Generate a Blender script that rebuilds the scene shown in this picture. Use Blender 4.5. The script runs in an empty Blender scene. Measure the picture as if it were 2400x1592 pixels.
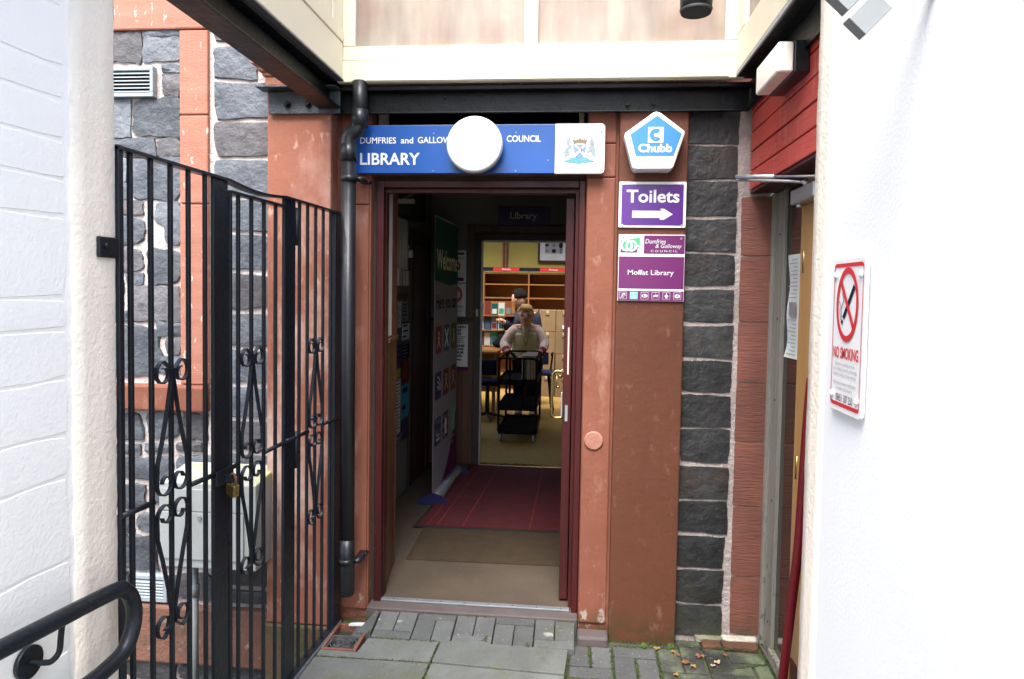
import bpy, bmesh, math, random
from mathutils import Vector, Matrix, Euler
PI = math.pi
R = math.radians
rnd = random.Random(7)
C = bpy.context.scene.collection
sc = bpy.context.scene

# ---------------------------------------------------------------- camera, sky, sun, exposure
CAM = Vector((0, -3.2, 1.53))
cd = bpy.data.cameras.new('camera'); cam = bpy.data.objects.new('camera', cd); C.objects.link(cam)
cam.matrix_world = Matrix.Translation(CAM) @ Matrix.Rotation(R(5.36), 4, 'Z') @ Matrix.Rotation(R(90 - 2.41), 4, 'X') @ Matrix.Rotation(R(0.945), 4, 'Z')
cd.sensor_width = 36; cd.lens = 24.0; cd.shift_y = -45 / 2400
cd.clip_start = .02; cd.clip_end = 500
sc.camera = cam
SUN_EL, SUN_AZ = 60, 192          # azimuth the light comes from, degrees from +Y clockwise
w = bpy.data.worlds.new('World'); sc.world = w; w.use_nodes = True
nt = w.node_tree; bg = nt.nodes['Background']
sky = nt.nodes.new('ShaderNodeTexSky'); sky.sky_type = 'NISHITA'; sky.sun_disc = False
sky.sun_elevation = R(SUN_EL); sky.sun_rotation = R(SUN_AZ); sky.air_density = 1.0; sky.dust_density = 3.2; sky.ozone_density = .6
nt.links.new(sky.outputs[0], bg.inputs[0]); bg.inputs[1].default_value = .15
ld = bpy.data.lights.new('sun', 'SUN'); ld.energy = 2.2; ld.angle = R(40); ld.color = (1, .985, .96)
lo = bpy.data.objects.new('sun', ld); C.objects.link(lo)
a = R(SUN_AZ); e = R(SUN_EL)
sdir = Vector((math.sin(a) * math.cos(e), math.cos(a) * math.cos(e), math.sin(e)))
lo.rotation_euler = (-sdir).to_track_quat('-Z', 'Y').to_euler(); lo.location = (0, -3, 8)
sc.view_settings.view_transform = 'Standard'; sc.view_settings.look = 'None'
sc.view_settings.exposure = 1.94; sc.view_settings.gamma = 1
sc.cycles.use_denoising = True
sc.cycles.max_bounces = 10; sc.cycles.diffuse_bounces = 6; sc.cycles.caustics_reflective = False; sc.cycles.caustics_refractive = False

# ---------------------------------------------------------------- materials
def mat(name, c1, c2=None, sc1=4, rough=.6, bump=.0, bsc=60, metal=0, spec=.5, st=(1, 1, 1), spots=(), rnd_v=0, coat=0,
        detail=6, bst=None, trans=0, fac=(.35, .65), vor=0):
    """spots: (colour, scale, lo, hi, stretch) noise-masked layers over the base colour"""
    m = bpy.data.materials.new(name); m.use_nodes = True
    t = m.node_tree; N = t.nodes; L = t.links; b = N['Principled BSDF']
    b.inputs['Roughness'].default_value = rough; b.inputs['Metallic'].default_value = metal
    b.inputs['Specular IOR Level'].default_value = spec; b.inputs['Coat Weight'].default_value = coat
    b.inputs['Transmission Weight'].default_value = trans
    geo = N.new('ShaderNodeNewGeometry')
    def noise(s, stretch, det=6, ro=.6):
        mp = N.new('ShaderNodeMapping'); mp.inputs['Scale'].default_value = stretch
        L.new(geo.outputs['Position'], mp.inputs['Vector'])
        n = N.new('ShaderNodeTexNoise'); n.inputs['Scale'].default_value = s; n.inputs['Detail'].default_value = det; n.inputs['Roughness'].default_value = ro
        L.new(mp.outputs[0], n.inputs['Vector']); return n.outputs['Fac']
    def ramp(s, lo_, hi_):
        r = N.new('ShaderNodeMapRange'); r.inputs['From Min'].default_value = lo_; r.inputs['From Max'].default_value = hi_
        L.new(s, r.inputs['Value']); return r.outputs[0]
    def mix(f, a_, b_):
        x = N.new('ShaderNodeMix'); x.data_type = 'RGBA'
        if hasattr(f, 'node'): L.new(f, x.inputs[0])
        else: x.inputs[0].default_value = f
        for v, i in ((a_, 6), (b_, 7)):
            if hasattr(v, 'node'): L.new(v, x.inputs[i])
            else: x.inputs[i].default_value = (*v, 1)
        return x.outputs[2]
    col = None
    if c2 is not None: col = mix(ramp(noise(sc1, st, detail), *fac), c1, c2)
    for s in spots:
        c, ssc, lo_, hi_ = s[:4]; stt = s[4] if len(s) > 4 else (1, 1, 1)
        f = ramp(noise(ssc, stt, 8, .65), lo_, hi_)
        if len(s) > 5:   # (zlo, zhi): strength fades from 1 at zlo to 0 at zhi
            sp = N.new('ShaderNodeSeparateXYZ'); L.new(geo.outputs['Position'], sp.inputs[0])
            g = N.new('ShaderNodeMapRange'); g.inputs['From Min'].default_value = s[5][1]; g.inputs['From Max'].default_value = s[5][0]
            L.new(sp.outputs[2], g.inputs['Value'])
            mm = N.new('ShaderNodeMath'); mm.operation = 'MULTIPLY'; L.new(f, mm.inputs[0]); L.new(g.outputs[0], mm.inputs[1]); f = mm.outputs[0]
        col = mix(f, col if col is not None else c1, c)
    if rnd_v:
        oi = N.new('ShaderNodeObjectInfo'); h = N.new('ShaderNodeHueSaturation')
        r = N.new('ShaderNodeMapRange'); r.inputs['To Min'].default_value = 1 - rnd_v; r.inputs['To Max'].default_value = 1 + rnd_v
        L.new(oi.outputs['Random'], r.inputs['Value']); L.new(r.outputs[0], h.inputs['Value'])
        if col is None: h.inputs['Color'].default_value = (*c1, 1)
        else: L.new(col, h.inputs['Color'])
        col = h.outputs[0]
    if col is None: b.inputs['Base Color'].default_value = (*c1, 1)
    else: L.new(col, b.inputs['Base Color'])
    if bump:
        bm_ = N.new('ShaderNodeBump'); bm_.inputs['Distance'].default_value = .01; bm_.inputs['Strength'].default_value = bump
        L.new(noise(bsc, bst or st, 8, .6), bm_.inputs['Height']); L.new(bm_.outputs[0], b.inputs['Normal'])
        rr = N.new('ShaderNodeMapRange'); rr.inputs['To Min'].default_value = max(0, rough - .12); rr.inputs['To Max'].default_value = min(1, rough + .12)
        L.new(noise(bsc * .3, (1, 1, 1), 3), rr.inputs['Value']); L.new(rr.outputs[0], b.inputs['Roughness'])
    return m

M = {}
FLK = ((.48, .38, .33), 34, .735, .77)
M['redstone'] = mat('red_masonry_paint', (0.2356, 0.088, 0.055), (0.161, 0.055, 0.033), 1.6, .62, .30, 28, spec=.25,
                    spots=[((0.3927, 0.2356, 0.1806), 5, .56, .78, (1, 1, .4)), ((0.3007, 0.1503, 0.1067), 22, .60, .74, (1, 1, .5)), FLK, ((0.1335, 0.0471, 0.0275), 3.5, .58, .75, (2, 2, .18)), ((0.1570, 0.0510, 0.0275), 9, .6, .8, (1.2, 1.2, .25)), ((0.0393, 0.0471, 0.0157), 12, .42, .62, (1, 1, 1), (-.12, .08)), ((0.4462, 0.4074, 0.3783), 22, .56, .62, (1, 1, .7), (-.1, .16))])
M['redstone_top'] = mat('weathered_red_sandstone', (.44, .185, .125), (.36, .14, .09), 6, .7, .5, 120, st=(.6, .6, 3),
                    spots=[((.7, .62, .56), 26, .62, .68, (1.4, 1, .6))])
M['quoin'] = mat('droved_red_sandstone', (0.1799, 0.0641, 0.043), (0.1291, 0.0454, 0.0313), 5, .72, .45, 60, bst=(.3, 1, 2.2), rnd_v=.18,
                 spots=[((0.0938, 0.0469, 0.0351), 6, .56, .72), ((0.3910, 0.3284, 0.2815), 40, .70, .75), ((0.0469, 0.0469, 0.0156), 9, .4, .6, (1, 1, 1), (-.1, .1))])
W_SP = [((.26, .27, .28), 15, .60, .78, (1, 1, 1.6)), ((.03, .034, .04), 9, .56, .75), ((.46, .44, .43), 48, .68, .75), ((.03, .03, .032), 2.5, .30, .55, (1, 1, 1), (-.2, 1.1))]  # last layer paints the shade of the low yard into the lower stones
M['whin'] = mat('dark_whinstone', (0.0552, 0.0666, 0.0838), (0.1189, 0.1352, 0.1571), 6, .5, 1.0, 26, rnd_v=.38, detail=9, spots=W_SP)
M['whin_b'] = mat('purplish_whinstone', (0.0685, 0.0647, 0.0724), (0.138, 0.1314, 0.1409), 5, .55, 1.0, 24, rnd_v=.35, detail=9, spots=W_SP)
M['whin_c'] = mat('pale_blue_whinstone', (0.084, 0.0991, 0.1193), (0.1596, 0.1764, 0.1974), 7, .55, 1.0, 30, rnd_v=.3, detail=9, spots=W_SP)
WH = ['whin', 'whin_b', 'whin_c', 'whin']
M['whin_low'] = mat('dark_smooth_whinstone', (0.012, 0.0126, 0.0138), (0.0312, 0.0318, 0.033), 9, .5, .9, 22, rnd_v=.4, detail=9,
                spots=[((0.0420, 0.0270, 0.0180), 4, .55, .72), ((0.1140, 0.1110, 0.1080), 20, .62, .78, (1, 1, 2)), ((0.0072, 0.0072, 0.0078), 5, .55, .7), ((0.1800, 0.1740, 0.1680), 55, .69, .75), ((0.0300, 0.0360, 0.0180), 8, .4, .65, (1, 1, 1), (-.1, .35))])
M['mortar'] = mat('pink_lime_mortar', (.62, .56, .53), (.47, .40, .37), 9, .85, 1.0, 45, spots=[((.75, .72, .70), 12, .55, .7), ((.22, .18, .17), 25, .68, .76), ((.20, .16, .15), 3, .30, .6, (1, 1, 1), (-.1, 1.0))])
M['mortar2'] = mat('grey_lime_mortar', (0.4176, 0.3654, 0.348), (0.2784, 0.232, 0.2146), 10, .85, 1.0, 50, spots=[((0.6380, 0.5800, 0.5336), 20, .6, .7), ((0.0928, 0.0928, 0.0580), 15, .62, .7)])
M['white'] = mat('white_masonry_paint', (.93, .93, .90), (.90, .90, .87), 3, .7, .22, 90)
M['render'] = mat('white_render', (.83, .85, .87), (.80, .82, .845), 2, .75, .10, 110)
M['cream'] = mat('cream_masonry_paint', (.87, .805, .70), (.84, .775, .67), 3, .65, .4, 70, spots=[((.35, .3, .25), 30, .74, .77)])
M['black'] = mat('black_gloss_paint', (.007, .010, .015), (.010, .014, .019), 9, .32, .25, 50, spec=.35, spots=[((.08, .075, .07), 60, .74, .78), ((.05, .025, .015), 16, .69, .76)])
M['steel_black'] = mat('black_painted_steel', (0.003, 0.0036, 0.0042), (0.0054, 0.006, 0.0066), 5, .4, .3, 35, spec=.2, spots=[((0.0360, 0.0360, 0.0360), 30, .70, .78)])
M['pvc_black'] = mat('black_plastic', (.009, .010, .012), (.015, .017, .02), 5, .33, .12, 30, spec=.4, spots=[((.14, .15, .16), 14, .66, .8, (1, 1, .3))])
M['upvc'] = mat('cream_frame_paint', (0.7372, 0.6865, 0.5253), (0.7096, 0.6588, 0.5023), 3, .4)
M['darkgap'] = mat('dark_gap', (.02, .02, .015), rough=.8)
M['door_red'] = mat('dark_red_gloss_paint', (0.06, 0.0096, 0.0096), (0.036, 0.0066, 0.0066), 5, .42, .3, 40, spec=.3, st=(1, 1, .2), spots=[((0.1800, 0.0540, 0.0360), 40, .68, .74, (1, 1, .3)), ((0.0180, 0.0060, 0.0060), 8, .6, .75, (2, 2, .3))])
M['board_red'] = mat('red_stained_boards', (0.5733, 0.0792, 0.0546), (0.4505, 0.0573, 0.0437), 4, .45, .4, 40, st=(.3, .3, 2), rnd_v=.1,
                     spots=[((0.6142, 0.2730, 0.2321), 9, .58, .78, (2.2, 2.2, .28)), ((0.8463, 0.6825, 0.6142), 45, .72, .76), ((0.2184, 0.0273, 0.0273), 5, .62, .8, (3, 3, .4))])
M['bracket_blue'] = mat('blue_black_steel', (.03, .038, .05), (.055, .065, .08), 20, .45, .6, 90, spots=[((.2, .22, .25), 70, .66, .72)])
M['wood_brown'] = mat('varnished_brown_boards', (0.12, 0.0465, 0.021), (0.075, 0.027, 0.0135), 6, .45, .15, 40, st=(3, 3, .25), rnd_v=.15)
M['wood_dark'] = mat('dark_stained_wood', (.035, .018, .012), (.022, .012, .009), 5, .5, .1, 30, st=(2, 2, .3))
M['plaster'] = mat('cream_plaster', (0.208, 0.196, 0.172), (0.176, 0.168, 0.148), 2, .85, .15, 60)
M['lino'] = mat('worn_tan_lino', (0.0926, 0.0718, 0.0516), (0.0729, 0.0561, 0.0409), 4, .5, .15, 50, spots=[((0.1234, 0.0954, 0.0729), 14, .6, .8, (1, .3, 1)), ((0.2805, 0.2356, 0.1851), 30, .68, .75, (.3, 1.5, 1))])
M['coir'] = mat('brown_coir_matting', (0.0675, 0.0421, 0.0184), (0.0486, 0.0302, 0.014), 12, .95, 1.0, 300)
M['mat_red'] = mat('burgundy_ribbed_mat', (.115, .0095, .014), (.085, .007, .011), 9, .95, .8, 350)
M['mat_line'] = mat('red_stripe_yarn', (0.21, 0.015, 0.0175), rough=.95, bump=.4, bsc=300)
M['rubber'] = mat('black_rubber', (.015, .015, .015), rough=.7)
M['slab'] = mat('concrete_slab', (0.1209, 0.1312, 0.1234), (0.0849, 0.0915, 0.0864), 3.2, .75, .6, 90, rnd_v=.16,
                spots=[((0.0849, 0.1003, 0.0490), 4.5, .54, .72), ((0.0771, 0.0771, 0.0746), 11, .56, .72), ((0.2314, 0.2365, 0.2211), 60, .64, .72), ((0.0463, 0.0463, 0.0411), 45, .66, .72)])
M['brick'] = mat('grey_block_paver', (0.0961, 0.1023, 0.1023), (0.0713, 0.0756, 0.0756), 9, .75, .8, 160, rnd_v=.22,
                 spots=[((0.0806, 0.0961, 0.0434), 4, .54, .72), ((0.0372, 0.0372, 0.0341), 8, .6, .75), ((0.3224, 0.3224, 0.2976), 62, .63, .68), ((0.0248, 0.0248, 0.0248), 40, .66, .7)])
M['brick_moss'] = mat('mossy_block_paver', (0.06, 0.063, 0.057), (0.042, 0.0468, 0.033), 8, .8, .8, 160, rnd_v=.3,
                 spots=[((0.1140, 0.1410, 0.0780), 5, .48, .62), ((0.0240, 0.0252, 0.0210), 7, .46, .62), ((0.3000, 0.3000, 0.2760), 62, .64, .69)])
M['brick_red'] = mat('damp_red_brick', (0.128, 0.056, 0.028), (0.08, 0.036, 0.02), 9, .7, .8, 90)
M['joint'] = mat('mossy_sand_joint', (.045, .05, .028), (.075, .075, .06), 12, .95, 1.0, 90, spots=[((.05, .085, .015), 7, .5, .6)])
M['moss'] = mat('green_moss', (0.0325, 0.0553, 0.0078), (0.0585, 0.0845, 0.0195), 60, .95, 1, 200)
M['step'] = mat('worn_purple_step', (0.0982, 0.0803, 0.0781), (0.0758, 0.0625, 0.0625), 6, .7, .4, 120, spots=[((0.2231, 0.2142, 0.2009), 90, .70, .74)])
M['alu'] = mat('dull_aluminium', (.36, .39, .41), (.28, .30, .32), 9, .42, .2, 60, metal=.6)
M['chrome'] = mat('satin_silver', (.55, .57, .6), rough=.3, metal=.8)
M['iron'] = mat('grey_cast_iron', (.10, .105, .11), (.06, .063, .066), 20, .5, .4, 90, metal=.2)
M['terracotta'] = mat('terracotta_frame', (0.192, 0.075, 0.042), (0.12, 0.048, 0.03), 20, .7, .4, 90)
M['blue'] = mat('blue_enamel', (0.0072, 0.06, 0.252), (0.0084, 0.072, 0.3), 3, .30, spots=[((0.0360, 0.1200, 0.3000), 8, .6, .8)])
M['signwhite'] = mat('white_enamel', (.78, .79, .80), rough=.35)
M['signwhite_old'] = mat('weathered_white_enamel', (0.576, 0.584, 0.584), (0.48, 0.48, 0.448), 6, .4, fac=(.5, .8))
M['ltrwhite'] = mat('white_lettering', (0.64, 0.648, 0.664), rough=.4)
M['globe'] = mat('opal_glass', (.86, .86, .85), rough=.25)
M['purple'] = mat('violet_enamel', (0.08, 0.0176, 0.188), rough=.22)
M['plum'] = mat('plum_enamel', (0.12, 0.0144, 0.104), rough=.3)
M['lightblue'] = mat('sky_blue_print', (0.0382, 0.2065, 0.5737), rough=.3)
M['icon_blue'] = mat('pale_blue_print', (.13, .42, .82), rough=.4)
M['signred'] = mat('red_print', (0.585, 0.027, 0.036), rough=.4)
M['signblack'] = mat('black_print', (.012, .013, .02), rough=.8, spec=.15)
M['greyprint'] = mat('grey_print', (.30, .31, .33), rough=.8, spec=.15)
M['green'] = mat('green_print', (.06, .36, .18), rough=.4)
M['crest_grey'] = mat('crest_grey_print', (0.228, 0.276, 0.3), rough=.5)
M['crest_line'] = mat('crest_line_print', (.12, .14, .16), rough=.5)
M['crest_gold'] = mat('crest_gold_print', (0.175, 0.14, 0.077), rough=.5)
M['crest_blue'] = mat('crest_blue_print', (.12, .25, .65), rough=.5)
M['crest_teal'] = mat('crest_teal_print', (0.084, 0.294, 0.35), rough=.5)
M['crest_red'] = mat('crest_red_print', (.42, .09, .10), rough=.5)
M['diffuser'] = mat('yellowed_diffuser', (.84, .81, .70), (.86, .85, .80), 6, .35, spots=[((.7, .45, .15), 12, .72, .78)])
M['boxgrey'] = mat('grey_gloss_paint', (0.2376, 0.2534, 0.2614), (0.2138, 0.2297, 0.2376), 8, .35, .2, 15)
M['cab'] = mat('off_white_cabinet', (0.4131, 0.4361, 0.4302), (0.3557, 0.3787, 0.3729), 4, .5, .1, 30,
               spots=[((0.3443, 0.3557, 0.3098), 14, .60, .72, (1, 1, .3)), ((0.4016, 0.4131, 0.1148), 6, .45, .62, (1, 1, 1), (.70, .56)), ((0.1721, 0.1721, 0.1492), 50, .68, .72)])
M['vent'] = mat('pale_blue_grey_louvre', (0.31, 0.3596, 0.3844), (0.2728, 0.3162, 0.341), 6, .5, .1)
M['brass'] = mat('aged_brass', (.36, .26, .10), (.24, .17, .07), 12, .28, .1, 40, metal=.9)
M['rust'] = mat('rusty_steel', (.16, .07, .035), (.10, .05, .03), 30, .8, .6, 90, metal=.3)
M['oldtimber'] = mat('weathered_grey_timber', (0.272, 0.256, 0.224), (0.176, 0.168, 0.144), 5, .7, .7, 60, st=(4, 4, .15),
               spots=[((0.0560, 0.0560, 0.0480), 28, .56, .64, (1, 1, .7), (-.1, .9)), ((0.2000, 0.2160, 0.0960), 6, .55, .7, (1, 1, .3), (-.1, .9)), ((0.3360, 0.2000, 0.0800), 3, .45, .6, (2, 2, .2), (2.0, 1.3))])
M['ochre'] = mat('honey_varnished_timber', (0.442, 0.2465, 0.085), (0.374, 0.204, 0.0723), 6, .45, .2, 50, st=(4, 4, .12), spots=[((0.2550, 0.1445, 0.0595), 10, .62, .75, (3, 3, .2)), ((0.1870, 0.1700, 0.1445), 6, .4, .6, (2, 2, .3), (-.1, .9))])
M['paper'] = mat('printed_paper', (.62, .66, .64), rough=.7)
M['pole'] = mat('dark_red_plastic', (.13, .006, .012), (.11, .005, .010), 8, .35)
M['leaf1'] = mat('yellow_leaf', (0.28, 0.168, 0.028), (0.2128, 0.112, 0.0224), 40, .7); M['leaf2'] = mat('brown_leaf', (0.208, 0.088, 0.032), (0.144, 0.056, 0.024), 40, .7)
M['leaf3'] = mat('pale_leaf', (0.385, 0.294, 0.196), rough=.7); M['weed'] = mat('weed_green', (.06, .14, .02), rough=.6)
M['gum'] = mat('pale_gum_spot', (0.308, 0.308, 0.28), (0.196, 0.2016, 0.1792), 60, .8)
M['skin'] = mat('skin', (.66, .37, .26), (.60, .33, .23), 20, .55)
M['hair_blonde'] = mat('blonde_hair', (0.8525, 0.55, 0.22), (0.5775, 0.3438, 0.1237), 30, .6, .5, 200, st=(1, 1, .2))
M['hair_dark'] = mat('dark_hair', (.010, .008, .007), (.016, .012, .010), 30, .9, .5, 200, spec=.1, st=(1, 1, .2))
M['gilet'] = mat('sage_gilet', (0.652, 0.59, 0.3881), (0.5434, 0.4967, 0.326), 12, .85, .6, 25)
M['pink'] = mat('pale_pink_fleece', (0.7128, 0.5616, 0.486), (0.6264, 0.4752, 0.4104), 16, .9, .8, 30)
M['maroon'] = mat('maroon_knit', (.22, .02, .04), rough=.9)
M['navy'] = mat('navy_suit', (.012, .016, .032), rough=.8); M['shirt'] = mat('lilac_shirt', (.35, .36, .55), rough=.8)
M['trouser'] = mat('black_trousers', (.007, .007, .009), rough=.95, spec=.1)
M['lime'] = mat('green_lanyard', (.28, .38, .04), rough=.7)
M['carpet'] = mat('mustard_carpet', (0.3987, 0.2448, 0.0635), (0.3262, 0.1994, 0.0508), 20, .95, .6, 180)
M['yellow'] = mat('mustard_wall_paint', (0.385, 0.3209, 0.0749), (0.3422, 0.2888, 0.0642), 2, .8)
M['pine'] = mat('orange_shelf_wood', (.34, .15, .042), (.27, .115, .032), 4, .5, .1, 40, st=(.6, 2, 3))
M['card'] = mat('brown_cardboard', (0.1734, 0.1084, 0.047), (0.1445, 0.0903, 0.0361), 4, .8, .15, 30, rnd_v=.12)
M['tape'] = mat('packing_tape', (.42, .31, .18), rough=.3)
M['cartblack'] = mat('black_trolley_steel', (.008, .008, .009), rough=.75, spec=.12)
M['trunk'] = mat('cream_trunking', (.50, .46, .38), rough=.5)
M['banner'] = mat('banner_fabric', (0.33, 0.3075, 0.3225), rough=.85, spec=.1)
M['teal'] = mat('teal_print', (0.013, 0.104, 0.0943), rough=.85, spec=.1)
M['navyplastic'] = mat('navy_plastic', (.012, .016, .08), rough=.45)
M['navyseat'] = mat('navy_upholstery', (.008, .010, .03), rough=.9, spec=.1)
M['b_pink'] = mat('pink_print', (.30, .07, .09), rough=.85, spec=.15); M['b_blue'] = mat('blue_print', (.07, .12, .20), rough=.85, spec=.15)
M['b_lime'] = mat('lime_print', (.15, .17, .04), rough=.85, spec=.15); M['b_red'] = mat('brick_red_print', (0.2025, 0.0375, 0.03), rough=.85, spec=.15)
M['b_orange'] = mat('orange_print', (0.24, 0.08, 0.024), rough=.85, spec=.15); M['b_navy'] = mat('navy_print', (.05, .05, .14), rough=.85, spec=.15)
M['b_plum'] = mat('magenta_print', (0.132, 0.012, 0.084), rough=.85, spec=.15)
M['cyan'] = mat('cyan_paper', (.05, .30, .48), rough=.6); M['ypaper'] = mat('yellow_paper', (.5, .42, .05), rough=.6)
def glassmat(name, tint, streak=0, rough=.05, absorb=.0):
    m = bpy.data.materials.new(name); m.use_nodes = True; t = m.node_tree; N = t.nodes; L = t.links
    N.remove(N['Principled BSDF']); out = N['Material Output']
    tr = N.new('ShaderNodeBsdfTransparent'); tr.inputs[0].default_value = (*tint, 1)
    gl = N.new('ShaderNodeBsdfGlossy'); gl.inputs['Roughness'].default_value = rough
    fr = N.new('ShaderNodeFresnel'); fr.inputs[0].default_value = 1.52
    m1 = N.new('ShaderNodeMixShader'); L.new(fr.outputs[0], m1.inputs[0]); L.new(tr.outputs[0], m1.inputs[1]); L.new(gl.outputs[0], m1.inputs[2])
    last = m1
    if streak:
        geo = N.new('ShaderNodeNewGeometry'); mp = N.new('ShaderNodeMapping'); mp.inputs['Scale'].default_value = (3.2, 3.2, .55); L.new(geo.outputs[0], mp.inputs[0])
        n = N.new('ShaderNodeTexNoise'); n.inputs['Scale'].default_value = 4; n.inputs['Detail'].default_value = 8; L.new(mp.outputs[0], n.inputs[0])
        n2 = N.new('ShaderNodeTexNoise'); n2.inputs['Scale'].default_value = 3.2; n2.inputs['Detail'].default_value = 6; L.new(geo.outputs[0], n2.inputs[0])
        ad = N.new('ShaderNodeMath'); ad.operation = 'MULTIPLY'; L.new(n.outputs[0], ad.inputs[0]); L.new(n2.outputs[0], ad.inputs[1])
        mr = N.new('ShaderNodeMapRange'); mr.inputs['From Min'].default_value = .10; mr.inputs['From Max'].default_value = .40
        mr.inputs['To Min'].default_value = .50; mr.inputs['To Max'].default_value = streak; L.new(ad.outputs[0], mr.inputs[0])
        df = N.new('ShaderNodeBsdfDiffuse'); cr = N.new('ShaderNodeMix'); cr.data_type = 'RGBA'; L.new(n2.outputs[0], cr.inputs[0])
        cr.inputs[6].default_value = (.47, .30, .23, 1); cr.inputs[7].default_value = (.40, .42, .37, 1); L.new(cr.outputs[2], df.inputs[0])  # greenish grime, with pink painted in for the bright hazy stone behind
        m2 = N.new('ShaderNodeMixShader'); L.new(mr.outputs[0], m2.inputs[0]); L.new(m1.outputs[0], m2.inputs[1]); L.new(df.outputs[0], m2.inputs[2]); last = m2
    L.new(last.outputs[0], out.inputs[0]); return m
M['pane'] = glassmat('dirty_canopy_glass_pink_haze', (.95, .95, .93), .95)
M['roofglass'] = glassmat('grimy_roof_sheet', (.75, .76, .74), .85)
M['glass'] = glassmat('clear_glass', (.9, .92, .9), 0, .02)
M['darkglass'] = glassmat('dim_door_glass', (.45, .45, .42), 0, .02)

# ---------------------------------------------------------------- mesh helpers
class MB:
    def __init__(s): s.v = []; s.f = []; s.sm = False
    def add(s, vs, fs):
        n = len(s.v); s.v += [tuple(v) for v in vs]; s.f += [tuple(i + n for i in f) for f in fs]; return s
    def box(s, x0, x1, y0, y1, z0, z1):
        return s.add([(x0, y0, z0), (x1, y0, z0), (x1, y1, z0), (x0, y1, z0), (x0, y0, z1), (x1, y0, z1), (x1, y1, z1), (x0, y1, z1)],
                     [(3, 2, 1, 0), (4, 5, 6, 7), (0, 1, 5, 4), (1, 2, 6, 5), (2, 3, 7, 6), (3, 0, 4, 7)])
    def poly(s, pts, y0, y1):      # outline in x,z extruded from y0 (front) to y1
        n = len(pts)
        return s.add([(x, y0, z) for x, z in pts] + [(x, y1, z) for x, z in pts],
                     [tuple(range(n)), tuple(range(2 * n - 1, n - 1, -1))] + [((i + 1) % n, i, i + n, (i + 1) % n + n) for i in range(n)])
    def flat(s, pts, y):           # a printed shape, one thin sheet
        return s.add([(x, y, z) for x, z in pts], [tuple(range(len(pts)))])
    def hull(s, pts, z0, z1):      # outline in x,y extruded in z
        n = len(pts)
        return s.add([(x, y, z0) for x, y in pts] + [(x, y, z1) for x, y in pts],
                     [tuple(range(n))[::-1], tuple(range(n, 2 * n))] + [(i, (i + 1) % n, (i + 1) % n + n, i + n) for i in range(n)])
    def tube(s, pts, r, n=12, caps=True, flat=None):
        s.sm = True
        P = [Vector(p) for p in pts]; rs = r if isinstance(r, (list, tuple)) else [r] * len(P)
        rings = []; up = None
        for i, p in enumerate(P):
            t = (P[min(i + 1, len(P) - 1)] - P[max(i - 1, 0)]).normalized()
            if up is None: up = Vector((0, 0, 1)) if abs(t.z) < .9 else Vector((1, 0, 0))
            a_ = t.cross(up).normalized(); b_ = a_.cross(t).normalized(); up = b_
            rings.append([p + (a_ * math.cos(2 * PI * k / n) + b_ * math.sin(2 * PI * k / n)) * rs[i] for k in range(n)])
        vs = [v for g in rings for v in g]; fs = []
        for i in range(len(P) - 1):
            for k in range(n): fs.append((i * n + k, i * n + (k + 1) % n, (i + 1) * n + (k + 1) % n, (i + 1) * n + k))
        if caps: fs += [tuple(range(n))[::-1], tuple(range((len(P) - 1) * n, len(P) * n))]
        return s.add(vs, fs)
    def disc(s, cx, cz, r, y, n=32, rz=None):
        return s.flat([(cx + r * math.cos(2 * PI * k / n), cz + (rz or r) * math.sin(2 * PI * k / n)) for k in range(n)], y)
    def ring(s, cx, cz, ro, ri, y, n=40, a0=0, a1=360, ax=1):
        full = (a1 - a0) >= 360; m = n if full else n + 1
        vs = []
        for k in range(m):
            t = R(a0 + (a1 - a0) * k / n)
            for r_ in (ro, ri): vs.append((cx + r_ * math.cos(t) * ax, y, cz + r_ * math.sin(t)))
        fs = [(2 * k, 2 * ((k + 1) % m), 2 * ((k + 1) % m) + 1, 2 * k + 1) for k in range(n)]
        return s.add(vs, fs)
    def strip(s, pts, w, y):
        for (a0, b0), (a1, b1) in zip(pts, pts[1:]):
            d = Vector((a1 - a0, b1 - b0)); L_ = d.length or 1; n = Vector((-d.y, d.x)) / L_ * w / 2
            s.flat([(a0 - n.x, b0 - n.y), (a1 - n.x, b1 - n.y), (a1 + n.x, b1 + n.y), (a0 + n.x, b0 + n.y)], y)
        return s
    def mesh(s, name, m, org=(0, 0, 0)):
        me = bpy.data.meshes.new(name); me.from_pydata([(v[0] - org[0], v[1] - org[1], v[2] - org[2]) for v in s.v], [], s.f)
        me.materials.append(m); me.update()
        if s.sm: me.polygons.foreach_set('use_smooth', [len(p.vertices) == 4 for p in me.polygons])
        return me
ORG = {}
def link(name, data, parent=None, loc=(0, 0, 0)):
    o = bpy.data.objects.new(name, data); C.objects.link(o); o.location = loc
    if parent is not None: o.parent = parent
    return o
def obj(name, mb, m, parent=None, bevel=0, local=False, seg=2):
    """mb in world coordinates unless local; the parent chain's location is taken off"""
    org = (0, 0, 0) if local or parent is None else ORG.get(parent.name, (0, 0, 0))
    me = mb.mesh(name, M[m] if isinstance(m, str) else m, org)
    o = link(name, me, parent); ORG[o.name] = org
    if bevel:
        b = o.modifiers.new('bevel', 'BEVEL'); b.width = bevel; b.segments = seg; b.limit_method = 'ANGLE'; b.angle_limit = R(40)
    return o
def tag(o, label, cat, group=None, kind=None):
    o['label'] = label; o['category'] = cat
    if group: o['group'] = group
    if kind: o['kind'] = kind
    return o
def thing(name, label, cat, loc=(0, 0, 0), rotz=0, group=None):
    o = link(name, None, None, loc); o.rotation_euler = (0, 0, R(rotz)); o.empty_display_size = .1
    ORG[o.name] = tuple(loc) if not rotz else (0, 0, 0)
    return tag(o, label, cat, group)
def struct(name, mb, m, bevel=0, parent=None):
    o = obj(name, mb, m, parent, bevel)
    if parent is None: o['kind'] = 'structure'
    return o
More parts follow.
